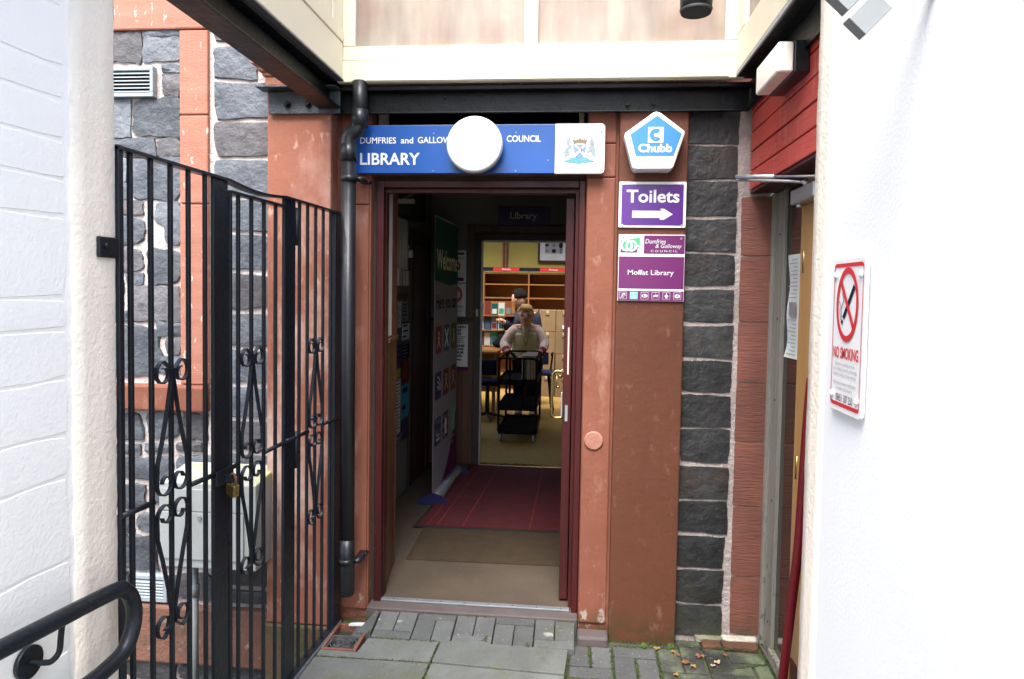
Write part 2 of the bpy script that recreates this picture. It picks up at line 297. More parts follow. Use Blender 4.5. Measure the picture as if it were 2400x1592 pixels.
def text(s, x0, x1, z0, z1, y, m, parent, bold=.0, name='lettering', local=False, shear=0, keep=False):
    cu = bpy.data.curves.new(name, 'FONT'); cu.body = s; cu.size = 1; cu.offset = bold; cu.shear = shear; cu.resolution_u = 3; cu.fill_mode = 'FRONT'
    if '\n' in s: cu.align_x = 'CENTER'; cu.space_line = 1.05
    to = bpy.data.objects.new('t', cu); C.objects.link(to)
    dg = bpy.context.evaluated_depsgraph_get(); me = bpy.data.meshes.new_from_object(to.evaluated_get(dg)); bpy.data.objects.remove(to); bpy.data.curves.remove(cu)
    xs = [v.co.x for v in me.vertices]; ys = [v.co.y for v in me.vertices]
    ax, bx, ay, by = min(xs), max(xs), min(ys), max(ys); kx = (x1 - x0) / (bx - ax); kz = (z1 - z0) / (by - ay)
    org = (0, 0, 0) if local else ORG.get(parent.name, (0, 0, 0))
    for v in me.vertices:
        v.co = Vector((x0 + (v.co.x - ax) * kx - org[0], y - org[1], z0 + (v.co.y - ay) * kz - org[2]))
    me.materials.clear(); me.materials.append(M[m]); me.name = name
    o = link(name, me, parent); ORG[o.name] = org; return o
def copy_tree(o, parent=None):
    c = o.copy(); C.objects.link(c)
    if parent is not None: c.parent = parent
    for ch in o.children: copy_tree(ch, c)
    return c
def rrect(x0, x1, z0, z1, r, n=5):
    p = []
    for cx, cz, a0 in ((x1 - r, z1 - r, 0), (x0 + r, z1 - r, 90), (x0 + r, z0 + r, 180), (x1 - r, z0 + r, 270)):
        for k in range(n + 1): p.append((cx + r * math.cos(R(a0 + 90 * k / n)), cz + r * math.sin(R(a0 + 90 * k / n))))
    return p
def smooth_path(pts, n=8):
    P = [Vector(p) for p in pts]; P = [2 * P[0] - P[1]] + P + [2 * P[-1] - P[-2]]; out = []
    for i in range(1, len(P) - 2):
        for k in range(n):
            t = k / n; a_, b_, c_, d_ = P[i - 1:i + 3]
            out.append(.5 * ((2 * b_) + (c_ - a_) * t + (2 * a_ - 5 * b_ + 4 * c_ - d_) * t * t + (3 * b_ - a_ - 3 * c_ + d_) * t ** 3))
    return out + [P[-2]]

def stone(x0, x1, z0, z1, yb, proud, seed, jit=.06, rough_=.6, taper=.012, parent=None, m='whin', face='y', name='stone', grid=(6, 5), sq=14):
    """a hand-dressed stone: wobbling near-rectangular outline, worn arris, uneven face"""
    r = random.Random(seed); nx, nz = grid
    w_, h_ = x1 - x0, z1 - z0; j = jit * min(w_, h_)
    skew = [r.uniform(-j, j) * .5 for _ in range(8)]
    def pt(u, v_):
        a_, b_ = abs(u) ** sq, abs(v_) ** sq
        k = 1 if max(abs(u), abs(v_)) < 1e-6 else max(abs(u), abs(v_)) / max((a_ + b_) ** (1 / sq), 1e-6)
        x, z = (x0 + x1) / 2 + u * k * w_ / 2, (z0 + z1) / 2 + v_ * k * h_ / 2
        return x + skew[0] * u * v_ + skew[1] * u * v_ * v_, z + skew[2] * u * v_ + skew[3] * u * u * v_
    mb = MB(); V = []; F = []; idx = {}; ins = min(taper, .16 * min(w_, h_))
    tx, tz = r.uniform(-.5, .5), r.uniform(-.5, .5)
    for i in range(nx + 1):
        for k in range(nz + 1):
            u, v_ = -1 + 2 * i / nx, -1 + 2 * k / nz; x, z = pt(u, v_); edge = i in (0, nx) or k in (0, nz)
            if edge:
                x += r.uniform(-j, j) * .35 - (ins if u > .99 else -ins if u < -.99 else 0); z += r.uniform(-j, j) * .35 - (ins if v_ > .99 else -ins if v_ < -.99 else 0)
                d = proud * (.72 + .2 * r.random())
            else:
                x += r.uniform(-1, 1) * w_ / nx * .3; z += r.uniform(-1, 1) * h_ / nz * .3; d = proud * (1 + rough_ * (.35 * r.uniform(-1, 1) + .25 * (tx * u + tz * v_)))
            idx[i, k] = len(V); V.append((x, yb - d, z))
    F += [(idx[i, k], idx[i + 1, k], idx[i + 1, k + 1], idx[i, k + 1]) for i in range(nx) for k in range(nz)]; nf = len(F)
    rim = [(i, 0) for i in range(nx)] + [(nx, k) for k in range(nz)] + [(i, nz) for i in range(nx, 0, -1)] + [(0, k) for k in range(nz, 0, -1)]
    top = len(V); V += [V[idx[q_]] for q_ in rim]; base = len(V); n = len(rim)
    for (i, k) in rim:
        u, v_ = -1 + 2 * i / nx, -1 + 2 * k / nz; x, z = pt(u, v_)
        V.append((x + r.uniform(-j, j) * .35, yb + .004, z + r.uniform(-j, j) * .35))
    for q_ in range(n): F.append((base + q_, base + (q_ + 1) % n, top + (q_ + 1) % n, top + q_))
    mb.add(V, F)
    o = obj(name, mb, m, parent); me = o.data; me.polygons.foreach_set('use_smooth', [k < nf for k in range(len(me.polygons))])
    return o

# ---------------------------------------------------------------- ground
struct('ground', MB().add([(-60, -60, -.62), (60, -60, -.62), (60, 60, -.62), (-60, 60, -.62)], [(0, 1, 2, 3)]), mat('damp_earth_and_concrete', (.09, .085, .07), (.06, .06, .045), 3, .9, .8, 30))
pav = struct('pavement', MB().hull([(-1.17, -4.6), (1.3, -4.6), (1.3, .02), (-1.10, .02)], -.615, -.092), 'joint')
def slab(pts, z0, z1, m, name, bev=.003, tilt=None):
    mb = MB(); n = len(pts); zt = (lambda x, y: z1) if tilt is None else tilt
    mb.add([(x, y, z0) for x, y in pts] + [(x, y, zt(x, y)) for x, y in pts],
           [tuple(range(n))[::-1], tuple(range(n, 2 * n))] + [(i, (i + 1) % n, (i + 1) % n + n, i + n) for i in range(n)])
    return obj(name, mb, m, pav, bev)
def q(x0, x1, y0, y1): return [(x0, y0), (x1, y0), (x1, y1), (x0, y1)]
slab([(-1.09, -.398), (-.593, -.392), (-.588, -.216), (-.912, -.225), (-.925, -.352), (-1.092, -.350)], -.1, -.055, 'slab', 'paving_slab')
slab([(-.583, -.39), (-.018, -.418), (-.006, -.222), (-.578, -.214)], -.1, -.052, 'slab', 'paving_slab')
slab([(-1.10, -.86), (-.60, -.86), (-.594, -.399), (-1.095, -.405)], -.1, -.057, 'slab', 'paving_slab')
slab([(-.59, -.86), (-.02, -.87), (-.02, -.426), (-.585, -.398)], -.1, -.056, 'slab', 'paving_slab')
for i in range(4):
    for k in range(4):
        x0, y0 = -1.10 + .6 * i, -1.47 - .61 * k
        if i < 2: slab(q(x0, x0 + .592, y0, y0 + .602), -.1, -.056 - .002 * rnd.random(), 'slab', 'paving_slab')
# door apron of block pavers, laid basket weave and falling away from the step
def fall(x, y): return -.012 + (y + .03) * .20
def basket(x, y, flip, m, tl=None, z=None):
    g = .004; s_ = .1
    L_ = [q(x + g, x + s_ - g / 2, y + g, y + 2 * s_ - g), q(x + s_ + g / 2, x + 2 * s_ - g, y + g, y + 2 * s_ - g)] if flip else \
         [q(x + g, x + 2 * s_ - g, y + g, y + s_ - g / 2), q(x + g, x + 2 * s_ - g, y + s_ + g / 2, y + 2 * s_ - g)]
    for p in L_:
        dz = rnd.uniform(-.0025, .0025); slab(p, -.13, z, m, 'paving_brick', .003, (lambda X, Y_, dz=dz: (tl(X, Y_) if tl else z) + dz))
pat = [('v', 'h'), ('h', 'v'), ('v', 'h'), ('h', 'v'), ('v', 'h')]
xa = -.905
for c in range(5):
    x = xa + c * .186; g = .004; W = .184
    top, bot = pat[c]
    def two(y0, y1, kind):
        if kind == 'v': ps = [q(x + g / 2, x + W / 2 - g / 2, y0, y1), q(x + W / 2 + g / 2, x + W - g / 2, y0, y1)]
        else: ps = [q(x + g / 2, x + W - g / 2, y0, y1)]
        for p in ps:
            dz = rnd.uniform(-.002, .002); slab(p, -.13, 0, 'brick', 'paving_brick', .003, lambda X, Y_, dz=dz: fall(X, Y_) + dz)
    if top == 'v': two(-.172, -.042, 'v'); two(-.222, -.176, 'h')
    else: two(-.085, -.042, 'h'); two(-.222, -.089, 'v')
slab([(-.975, -.20), (-.912, -.20), (-.912, -.045), (-.935, -.045)], -.13, 0, 'brick', 'paving_brick', .003, fall)
# right-hand paving below the signs
slab([(.034, -.122), (.176, -.118), (.176, -.03), (.034, -.03)], -.13, -.046, 'step', 'concrete_pad', .01)
zr = -.078
right_rows = [
    ((.000, .092, -.300, -.135), 'brick'), ((.097, .19, -.300, -.130), 'brick'), ((.000, .188, -.395, -.306), 'brick'),
    ((.195, .388, -.205, -.118), 'brick'), ((.195, .286, -.40, -.211), 'brick'), ((.292, .384, -.40, -.211), 'brick'),
    ((.394, .49, -.30, -.115), 'brick_moss'), ((.495, .59, -.30, -.09), 'brick_moss'), ((.394, .595, -.40, -.306), 'brick_moss'),
    ((.60, .70, -.27, -.09), 'brick_moss'), ((.706, .86, -.185, -.096), 'brick_moss'), ((.61, .79, -.285, -.195), 'brick_moss'), ((.80, .865, -.36, -.20), 'brick_moss'),
    ((.60, .69, -.40, -.29), 'brick_moss'), ((.695, .79, -.40, -.29), 'brick_moss'),
    ((.49, .60, -.085, -.02), 'brick_moss')]
for (x0, x1, y0, y1), m in right_rows: slab(q(x0 + .002, x1 - .002, y0 + .002, y1 - .002), -.13, zr + rnd.uniform(-.003, .003), m, 'paving_brick')
slab([(.604, -.085), (.692, -.08), (.690, -.02), (.606, -.02)], -.13, zr + .012, 'brick_red', 'paving_brick', .006)
slab([(.698, -.080), (.850, -.088), (.862, -.015), (.696, -.02)], -.13, zr + .014, 'brick_red', 'paving_brick', .006)
for c in range(6):
    for k in range(12):
        x, y = .0 + c * .2, -.60 - k * .2
        if y > -3.6 and x < .9: basket(x, y, (c + k) % 2 == 0, 'brick_moss' if c > 2 else 'brick', z=zr)
slab([(.872, -.55), (.925, -.55), (.925, .08), (.872, .05)], -.13, zr + .004, 'step', 'concrete_pad')
# moss in joints
def moss(label_, segs, h=.007, nper=150):
    mb = MB(); r = random.Random(5)
    for (xa_, ya_, xb_, yb_, z) in segs:
        for i in range(nper):
            t = r.random(); x = xa_ + (xb_ - xa_) * t + r.gauss(0, .0042); y = ya_ + (yb_ - ya_) * t + r.gauss(0, .0042); s_ = r.uniform(.002, .006)
            a_ = r.uniform(0, 6.28); c_, d_ = math.cos(a_) * s_, math.sin(a_) * s_
            mb.add([(x - c_, y - d_, z), (x + c_, y + d_, z), (x - d_ * .3, y + c_ * .3, z + r.uniform(.4, 1) * h), (x + d_, y - c_, z + .2 * h)], [(0, 1, 2), (0, 3, 2), (1, 3, 2)])
    o = obj('moss', mb, 'moss'); tag(o, 'green moss growing in the paving joints before the door', 'moss', kind='stuff')
moss('', [(-.588, -.22, -.592, -.6, -.058), (-.19, -.225, -.18, -.1, -.05), (-.005, -.23, -.016, -.42, -.07), (.0, -.40, .19, -.40, -.08), (-.38, -.21, -.37, -.12, -.045),
          (-.19, -.16, 0, -.17, -.046), (.39, -.12, .39, -.38, -.08), (.2, -.118, .49, -.112, -.078), (.45, -.07, .87, -.09, -.078), (.6, -.28, .86, -.19, -.08), (.87, -.4, .87, 0, -.08),
          (-.91, -.225, -.6, -.222, -.056), (-1.09, -.40, -.6, -.395, -.058), (.19, -.14, .19, -.38, -.08), (-.99, -.06, -.93, -.05, -.045), (-.93, -.05, -.92, -.2, -.045), (-.90, -.04, -.4, -.042, -.018), (.18, -.055, .49, -.06, -.088), (-1.08, -.115, -.95, -.11, -.06), (.29, -.21, .29, -.40, -.08), (.09, -.14, .094, -.30, -.08)])

# ---------------------------------------------------------------- library front
lib = thing('library_building', 'library front of red painted sandstone and dark whinstone with an open doorway', 'building', (0, 0, -.6))
dsw = obj('stone_wall', MB().box(-4.2, -1.80, .012, .5, -.62, 5.5).box(-1.80, -1.16, .012, .5, -.62, 5.5).box(.49, .90, .012, .5, -.62, 2.47), 'mortar', lib)
# hole is left for the doorway; wall above it
obj('wall', MB().box(-1.158, -.985, 0, .5, -.62, 5.5).box(.036, .49, 0, .5, -.62, 5.5).box(-.985, .036, 0, .5, 2.44, 5.5).box(.49, 2.6, 0, .5, 2.47, 5.5), 'redstone', lib, .006)
obj('door_head', MB().box(-.985, .036, .002, .5, 2.075, 2.18), 'redstone', lib, .004)
obj('doorstep', MB().box(-.983, .034, -.036, .13, -.14, -.006), 'step', lib, .006)
# vertical jamb roll beside the door and joints of the jamb blocks
for z0, z1 in ((-.03, 2.06), (2.063, 2.215), (2.218, 2.40)):
    obj('jamb_block', MB().box(.039, .168, -.012, .05, z0, z1), 'redstone', lib, .006)
for z0, z1 in ((-.03, 1.93), (1.933, 2.21), (2.213, 2.42)):
    obj('jamb_block', MB().box(-1.13, -.992, -.012, .05, z0, z1), 'redstone', lib, .006)
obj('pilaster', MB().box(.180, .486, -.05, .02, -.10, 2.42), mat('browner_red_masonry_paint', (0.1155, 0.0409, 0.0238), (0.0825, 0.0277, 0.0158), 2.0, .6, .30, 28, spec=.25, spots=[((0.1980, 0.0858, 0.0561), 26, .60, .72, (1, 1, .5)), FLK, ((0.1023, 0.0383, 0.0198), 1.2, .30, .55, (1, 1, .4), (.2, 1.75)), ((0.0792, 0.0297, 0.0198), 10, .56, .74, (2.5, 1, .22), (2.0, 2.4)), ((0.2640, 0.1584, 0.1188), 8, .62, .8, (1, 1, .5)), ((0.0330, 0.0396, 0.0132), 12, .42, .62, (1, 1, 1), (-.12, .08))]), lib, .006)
obj('pilaster', MB().box(-1.459, -1.15, -.09, .02, -.085, 2.452), mat('faded_red_masonry_paint', (.32, .125, .08), (.25, .09, .055), 1.6, .62, .30, 28, spec=.25, spots=[((.62, .46, .39), 4, .48, .72, (1, 1, .5), (1.3, 2.6)), ((.50, .34, .27), 30, .60, .72, (1, 1, .5)), FLK, ((.17, .06, .035), 3.5, .58, .75, (2, 2, .18))]), lib, .007)
obj('plinth', MB().box(-1.475, -1.135, -.105, .02, -.62, -.088), mat('mossy_red_plinth', (.13, .06, .04), (.06, .07, .02), 7, .85, .6, 40), lib, .008)
obj('patched_boss', MB().tube([(.093, .0, .84), (.093, -.018, .84), (.093, -.022, .84)], [.046, .044, .038], 28), mat('pale_patch', (.38, .18, .125), (.30, .13, .09), 20, .7, .3, 60), lib)
# capital of the left pilaster
obj('capital', MB().box(-1.474, -1.14, -.105, .02, 2.455, 2.470).box(-1.466, -1.145, -.098, .02, 2.470, 2.512).box(-1.478, -1.135, -.108, .02, 2.512, 2.53)
    .box(-1.495, -1.12, -.125, .02, 2.532, 2.555).box(-1.515, -1.10, -.145, .02, 2.556, 2.61).box(-1.535, -1.08, -.165, .02, 2.611, 2.70), 'redstone_top', lib, .008, seg=3)
# timber door frame and fanlight
obj('door_frame', MB().box(-.968, -.932, .03, .12, -.006, 2.055).box(.004, .034, .03, .12, -.03, 2.055).box(-.932, .004, .03, .12, 2.02, 2.055), 'door_red', lib, .004)
obj('frame_stop', MB().box(-.932, -.9285, .07, .12, 0, 2.02).box(-.012, .004, .07, .12, 0, 2.02).box(-.930, -.012, .07, .12, 2.0, 2.02), 'door_red', lib, .003)
obj('frame_gap', MB().box(-.984, -.969, .045, .1, -.03, 2.07).box(.0345, .0355, .045, .1, -.03, 2.07).box(-.968, .034, .045, .1, 2.056, 2.074), 'darkgap', lib)
fan = obj('fanlight_frame', MB().box(-.975, -.93, .08, .13, 2.18, 2.44).box(-.005, .020, .08, .13, 2.18, 2.44).box(-.93, -.005, .08, .13, 2.18, 2.21), mat('dull_cream_paint', (.42, .38, .26), rough=.5), lib, .003)
obj('glass_pane', MB().box(-.93, -.005, .10, .106, 2.21, 2.44), 'darkglass', fan)
obj('fanlight_back', MB().box(-.985, .036, .40, .42, 2.18, 2.44), 'darkgap', lib)
th = obj('threshold_strip', MB().box(-.932, -.005, .035, .066, -.005, .004), 'alu', lib, .002)
for i in range(8): obj('screw', MB().disc(-.87 + i * .118, 0, .004, 0, 10), 'darkgap', th)

for i, o in enumerate([c for c in th.children]):
    for v in o.data.vertices: v.co = Vector((v.co.x, .048 + (v.co.z - .6), .0046 + .6))
# left: window surround filled in with stone
obj('window_lintel', MB().box(-3.0, -1.795, -.012, .2, 2.772, 3.3), 'redstone_top', lib, .008)
for z0, z1 in ((1.045, 1.93), (1.934, 2.36), (2.364, 2.768)):
    obj('window_jamb', MB().box(-1.942, -1.797, -.008, .2, z0, z1), 'redstone_top', lib, .007)
obj('window_sill', MB().box(-2.9, -1.797, -.045, .2, .912, 1.042), 'redstone', lib, .012)
obj('base_course', MB().box(-4.2, -1.47, -.035, .1, -.36, -.068), mat('damp_red_base_course', (.20, .09, .06), (.12, .06, .04), 5, .8, .7, 40, spots=[((.3, .24, .2), 20, .6, .7), ((.06, .07, .03), 8, .55, .7)]), lib, .012)
inf = [[-2.33, -2.144, 2.631, 2.761], [-2.127, -1.950, 2.634, 2.737], [-2.131, -1.95, 2.744, 2.77], [-2.032, -1.95, 2.576, 2.606], [-2.028, -1.95, 2.468, 2.552], [-2.33, -2.211, 2.262, 2.442], [-2.178, -1.95, 2.267, 2.439], [-2.33, -2.081, 2.167, 2.244], [-2.058, -1.95, 2.167, 2.245], [-2.33, -2.226, 2.04, 2.15], [-2.207, -1.95, 1.956, 2.15], [-2.33, -2.216, 1.96, 2.025], [-2.33, -2.148, 1.885, 1.944], [-2.074, -1.95, 1.836, 1.939], [-2.32, -2.138, 1.734, 1.857], [-2.02, -1.95, 1.74, 1.833], [-2.33, -2.15, 1.604, 1.703], [-2.111, -1.95, 1.542, 1.705], [-2.225, -2.148, 1.542, 1.582], [-2.33, -2.254, 1.42, 1.569], [-2.203, -1.95, 1.365, 1.515], [-2.33, -2.209, 1.356, 1.397], [-2.34, -2.055, 1.086, 1.328], [-2.063, -1.95, 1.29, 1.342], [-2.018, -1.95, 1.193, 1.268], [-2.046, -1.95, 1.099, 1.174]]
S = 100
for x0, x1, z0, z1 in inf:
    S += 1; stone(x0 - .010, x1 + .010, z0 - .009, z1 + .009, .012, .012, S, .14, 1.1, .003, dsw, WH[S % 4], sq=13)
low = [[-2.30, -2.147, 0.759, 0.889], [-2.125, -1.954, 0.768, 0.902], [-1.931, -1.81, 0.768, 0.901], [-2.30, -2.157, 0.683, 0.73], [-2.138, -1.994, 0.698, 0.74], [-2.30, -1.988, 0.56, 0.665], [-1.972, -1.838, 0.708, 0.75], [-1.972, -1.776, 0.582, 0.686], [-2.30, -2.136, 0.411, 0.530], [-2.112, -1.955, 0.445, 0.542], [-2.30, -2.200, 0.286, 0.386], [-2.181, -2.087, 0.296, 0.387], [-2.30, -2.079, 0.1, 0.270], [-2.30, -2.230, -0.05, 0.085], [-2.002, -1.777, -0.043, 0.096],
       [-2.06, -1.93, .30, .43], [-2.06, -1.80, .12, .28], [-1.91, -1.78, .30, .56], [-2.25, -1.98, -.47, -.37], [-1.96, -1.74, -.46, -.37], [-1.72, -1.50, -.47, -.37], [-2.2, -1.9, -.60, -.49], [-1.88, -1.52, -.60, -.49]]
for x0, x1, z0, z1 in low:
    S += 1; stone(x0 - .002, x1 + .002, z0 - .002, z1 + .002, .011, .014, S, .17, 1.1, .004, dsw, WH[S % 4], sq=13)
zc = [2.88, 2.706, 2.524, 2.338, 2.156, 1.967, 1.796, 1.605, 1.411, 1.231, 1.052, .881, .716, .545, .374, .20, .03, -.06]
for i in range(len(zc) - 1):
    S += 1; x1 = -1.47 if i != 1 else -1.55
    if i == 2: x1 = -1.462
    stone(-1.774, x1, zc[i + 1] + .010, zc[i] - .010, .011, .011, S, .09, .9, .004, dsw, WH[S % 4])
for k in range(8):
    z0 = 2.9 + k * .2
    for x0 in (-2.9, -2.55, -2.2, -1.85, -1.5): S += 1; stone(x0 + .01, x0 + .33, z0 + .40, z0 + .585, .010, .018, S, .1, .6, .01, dsw, WH[S % 4])
for k in range(12):
    for x0 in (-3.1, -2.72): S += 1; stone(x0 + .01, x0 + .36, -.05 + k * .235, .17 + k * .235, .010, .018, S, .1, .6, .01, dsw, WH[S % 4])
# right: column of whinstone beside the signs, then sandstone quoins
rsw = obj('stone_wall', MB().box(.487, .90, .002, .011, -.10, 2.46), 'mortar2', lib)
zs = [2.355, 2.218, 2.2, 2.058, 2.041, 1.892, 1.869, 1.731, 1.712, 1.574, 1.55, 1.407, 1.382, 1.245, 1.223, 1.085, 1.065, 0.921, 0.907, 0.758, 0.73, 0.587, 0.569, 0.428, 0.404, 0.263, 0.245, 0.096, 0.078, -0.06]
for i in range(0, len(zs), 2):
    S += 1; stone(.487, .717 if i < 24 else .705, zs[i + 1] - .004, zs[i] + .005, .002, .007, S, .05, 1.1, .002, rsw, 'whin_low', sq=34)
qz = [1.98, 1.708, 1.41, 1.131, .859, .558, .231, -.046]
for i in range(7):
    S += 1; stone(.738, .884, qz[i + 1] + .001, qz[i] - .001, .002, .008, S, .03, .35, .002, rsw, 'quoin', name='quoin_stone', grid=(5, 8), sq=40)
stone(.70, .86, -.082, -.052, -.0, .035, 900, .2, .5, .008, rsw, mat('pale_rubble', (.35, .33, .26), (.5, .48, .42), 20, .8, .8, 60), name='rubble_ledge')
stone(.58, .71, -.085, -.056, -.0, .03, 901, .2, .5, .008, rsw, mat('dark_rubble', (.13, .13, .09), (.2, .2, .13), 20, .8, .8, 60), name='rubble_ledge')

# ---------------------------------------------------------------- near side walls
lw = thing('white_stone_wall', 'white painted rubble wall end with cream margin, beside the iron gate', 'wall', (-1.18, -1.6, -.6))
def lx(y): return -1.175 + .0625 * (y + 1.549)
obj('wall', MB().hull([(lx(-1.69) - .006, -1.69), (lx(-4.6) - .006, -4.6), (-2.3, -4.6), (-2.3, -1.62), (-1.29, -1.56)], -.62, 3.7), 'white', lw)
mb = MB(); r = random.Random(3); zz = [-.62 + i * .04 for i in range(108)]
cols = [(-1.556, .0), (-1.549, .0)]
prof = [(-1.30, -1.549), (lx(-1.549) - .004, -1.549), (lx(-1.553), -1.555), (lx(-1.60), -1.60), (lx(-1.65), -1.65), (lx(-1.69), -1.688), (lx(-1.69) - .02, -1.692)]
vs = []; n = len(prof)
for z in zz:
    for i, (x, y) in enumerate(prof):
        vs.append((x + (r.uniform(-.0015, .0015)), y + (r.uniform(-.004, .004) if i in (5, 6) else r.uniform(-.0015, .0015)), z))
mb.add(vs, [(k * n + i, (k + 1) * n + i, (k + 1) * n + i + 1, k * n + i + 1) for k in range(len(zz) - 1) for i in range(n - 1)]); mb.sm = True
obj('margin', mb, 'cream', lw)
wall_l = [c for c in lw.children][0]
rowz = [.20, .45, .66, .876, 1.075, 1.18, 1.307, 1.425, 1.498, 1.686, 1.772, 1.86, 1.951, 2.026, 2.16, 2.33, 2.5, 2.72]
for i in range(len(rowz) - 1):
    y = -1.70; S += 1; rr_ = random.Random(S * 3)
    while y > -2.6:
        L_ = rr_.uniform(.14, .34); S += 1
        mb_o = stone(y - L_ + .003, y - .003, rowz[i] + .001, rowz[i + 1] - .001, 0, .0022, S, .05, .6, .004, None, 'white', 'y', 'stone', (4, 3))
        me = mb_o.data; o0 = ORG[wall_l.name]
        for v in me.vertices:
            along, d, z = v.co.x, -v.co.y, v.co.z
            v.co = Vector((lx(along) - .006 + d - o0[0], along - o0[1], z - o0[2]))
        mb_o.parent = wall_l; y -= L_
me_fix = None
gp = thing('gate_stop_plate', 'small black bolted steel plate on the cream wall margin', 'plate', (-1.17, -1.58, 1.6))
obj('plate', MB().box(-1.178, -1.168, -1.620, -1.535, 1.598, 1.650), 'black', gp, .003)
obj('bolt_head', MB().tube([(-1.17, -1.598, 1.628), (-1.160, -1.598, 1.628)], .0075, 10), 'black', gp)

rw = thing('white_rendered_wall', 'smooth white rendered wall with cream corner margin, right of the doorway', 'wall', (.58, -1.5, -.6))
obj('wall', MB().box(.582, 1.9, -4.6, -1.548, -.62, 2.5), 'render', rw)
mb = MB(); mb.sm = True; vs = []
prof = [(.90, -1.43), (.590, -1.430), (.581, -1.436), (.5805, -1.47), (.5805, -1.51), (.5805, -1.549), (.600, -1.552)]; n = len(prof)
for z in zz:
    for i, (x, y) in enumerate(prof): vs.append((x + r.uniform(-.0008, .0008), y + (r.uniform(-.0035, .0035) if i in (5, 6) else r.uniform(-.001, .001)), z))
mb.add(vs, [(k * n + i, k * n + i + 1, (k + 1) * n + i + 1, (k + 1) * n + i) for k in range(len(zz) - 1) for i in range(n - 1)])
obj('margin', mb, 'cream', rw)

# ---------------------------------------------------------------- toilets entrance on the right
tl = thing('toilet_entrance', 'glazed timber screen under red boards, to the right of the sandstone quoins', 'entrance', (.95, -.4, -.08))
zb = 2.0
for i in range(6):
    obj('board', MB().box(.765 + .0015 * (i % 2), .785, -1.5, -.012, zb + .0855 * i + .004, zb + .0855 * (i + 1) - .003), 'board_red', tl, .004)
obj('board_backing', MB().box(.782, .87, -1.5, -.012, zb + .001, 2.55), 'darkgap', tl)
obj('soffit_board', MB().box(.770, .815, -1.5, -.012, zb - .012, zb), 'door_red', tl, .002)
obj('soffit_board', MB().box(.817, .90, -1.5, -.012, zb - .010, zb), 'door_red', tl, .002)
obj('frame_post', MB().box(0.87, 0.925, -.035, .008, -.07, zb - .012), 'oldtimber', tl, .003)
obj('frame_post', MB().box(0.883, 0.94, -.150, -.036, -.07, zb - .012), 'oldtimber', tl, .004)
obj('glazing_bead', MB().box(0.877, 0.895, -.172, -.151, -.02, zb - .012), 'oldtimber', tl, .003)
for z in (.07, .62, 1.07, 1.43, 1.80):
    obj('screw', MB().tube([(.8835, -.10, z), (.8815, -.10, z)], .006, 10), 'darkgap', tl)
obj('glass_pane', MB().box(0.893, 0.899, -.42, -.171, -.02, zb - .012), mat('dim_reflecting_glass', (.012, .012, .010), rough=.03, spec=1.0), tl)
obj('sill_rail', MB().box(0.87, 0.925, -.42, -.152, -.07, -.0205), 'oldtimber', tl, .004)
obj('frame_post', MB().box(0.87, 0.93, -.475, -.420, -.07, zb - .012), 'ochre', tl, .004)
dl = obj('door_leaf', MB().box(0.865, 0.91, -.60, -.478, -.05, 1.93).box(0.865, 0.91, -1.36, -1.24, -.05, 1.93).box(0.865, 0.91, -1.24, -.60, 1.80, 1.93).box(0.865, 0.91, -1.24, -.60, -.05, .22), 'ochre', tl, .004)
obj('glass_pane', MB().box(0.885, 0.891, -1.24, -.60, .22, 1.80), 'darkglass', dl)
obj('glazing_bead', MB().box(0.86, 0.8655, -.62, -.60, .22, 1.80), 'ochre', dl, .002)
obj('kick_plate', MB().box(0.858, .8995, -1.3, -.5, -.04, .12), 'door_red', dl)
for z in (.28, .82, 1.62): obj('hinge', MB().tube([(.866, -.477, z), (.866, -.477, z + .09)], .006, 8), 'brass', tl)
obj('frame_head', MB().box(0.87, 0.93, -1.5, -.475, 1.94, zb - .012), 'ochre', tl, .003)
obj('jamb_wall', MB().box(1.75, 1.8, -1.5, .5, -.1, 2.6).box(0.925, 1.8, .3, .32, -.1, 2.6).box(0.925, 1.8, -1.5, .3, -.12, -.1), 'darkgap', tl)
nz = thing('paper_notice', 'curling white paper notice taped inside the toilet screen glass', 'notice', (.92, -.3, 1.27))
mb = MB(); mb.sm = True; vs = []
for i in range(13):
    z = 1.275 + i * .0355
    for k in range(5):
        y = -.375 + k * .0355; x = .887 + .006 * math.sin(i * .9) * (k / 4) - .012 * math.exp(-i / 1.5) * (k / 4); vs.append((x, y + .004 * math.sin(i * .8), z))
mb.add(vs, [(i * 5 + k, i * 5 + k + 1, (i + 1) * 5 + k + 1, (i + 1) * 5 + k) for i in range(12) for k in range(4)])
obj('sheet', mb, 'paper', nz)
mbp = MB()
for i in range(26):
    z = 1.29 + i * .0155
    if i == 15: obj('print', mbp, 'greyprint', nz); mbp = MB()
    if 10 < i < 15: continue
    mbp.add([(.879, -.365, z), (.879, -.255 - .03 * ((i * 7) % 3), z), (.879, -.255 - .03 * ((i * 7) % 3), z + .004), (.879, -.365, z + .004)], [(0, 1, 2, 3)])
obj('print', mbp, 'greyprint', nz)
obj('picture', MB().add([(.879, -.36, 1.45), (.879, -.27, 1.45), (.879, -.27, 1.505), (.879, -.36, 1.505)], [(0, 1, 2, 3)]), 'boxgrey', nz)
cl = thing('door_closer', 'silver overhead door closer with folded arms at the toilet door', 'door closer', (.87, -.5, 1.9))
obj('body', MB().box(.818, .866, -.70, -.44, 1.882, 1.938), 'chrome', cl, .008, seg=3)
obj('arm', MB().tube([(.618, -.42, 1.996), (.715, -.60, 1.967)], .0085, 10), 'chrome', cl)
obj('arm', MB().tube([(.715, -.60, 1.967), (.80, -.80, 1.935), (.82, -.83, 1.93)], .0045, 8), 'chrome', cl)
obj('arm', MB().tube([(.618, -.42, 1.984), (.800, -.565, 1.955), (.822, -.585, 1.950)], .006, 8), 'chrome', cl)
obj('spindle', MB().tube([(.822, -.59, 1.956), (.832, -.595, 1.936)], .012, 12), 'chrome', cl)
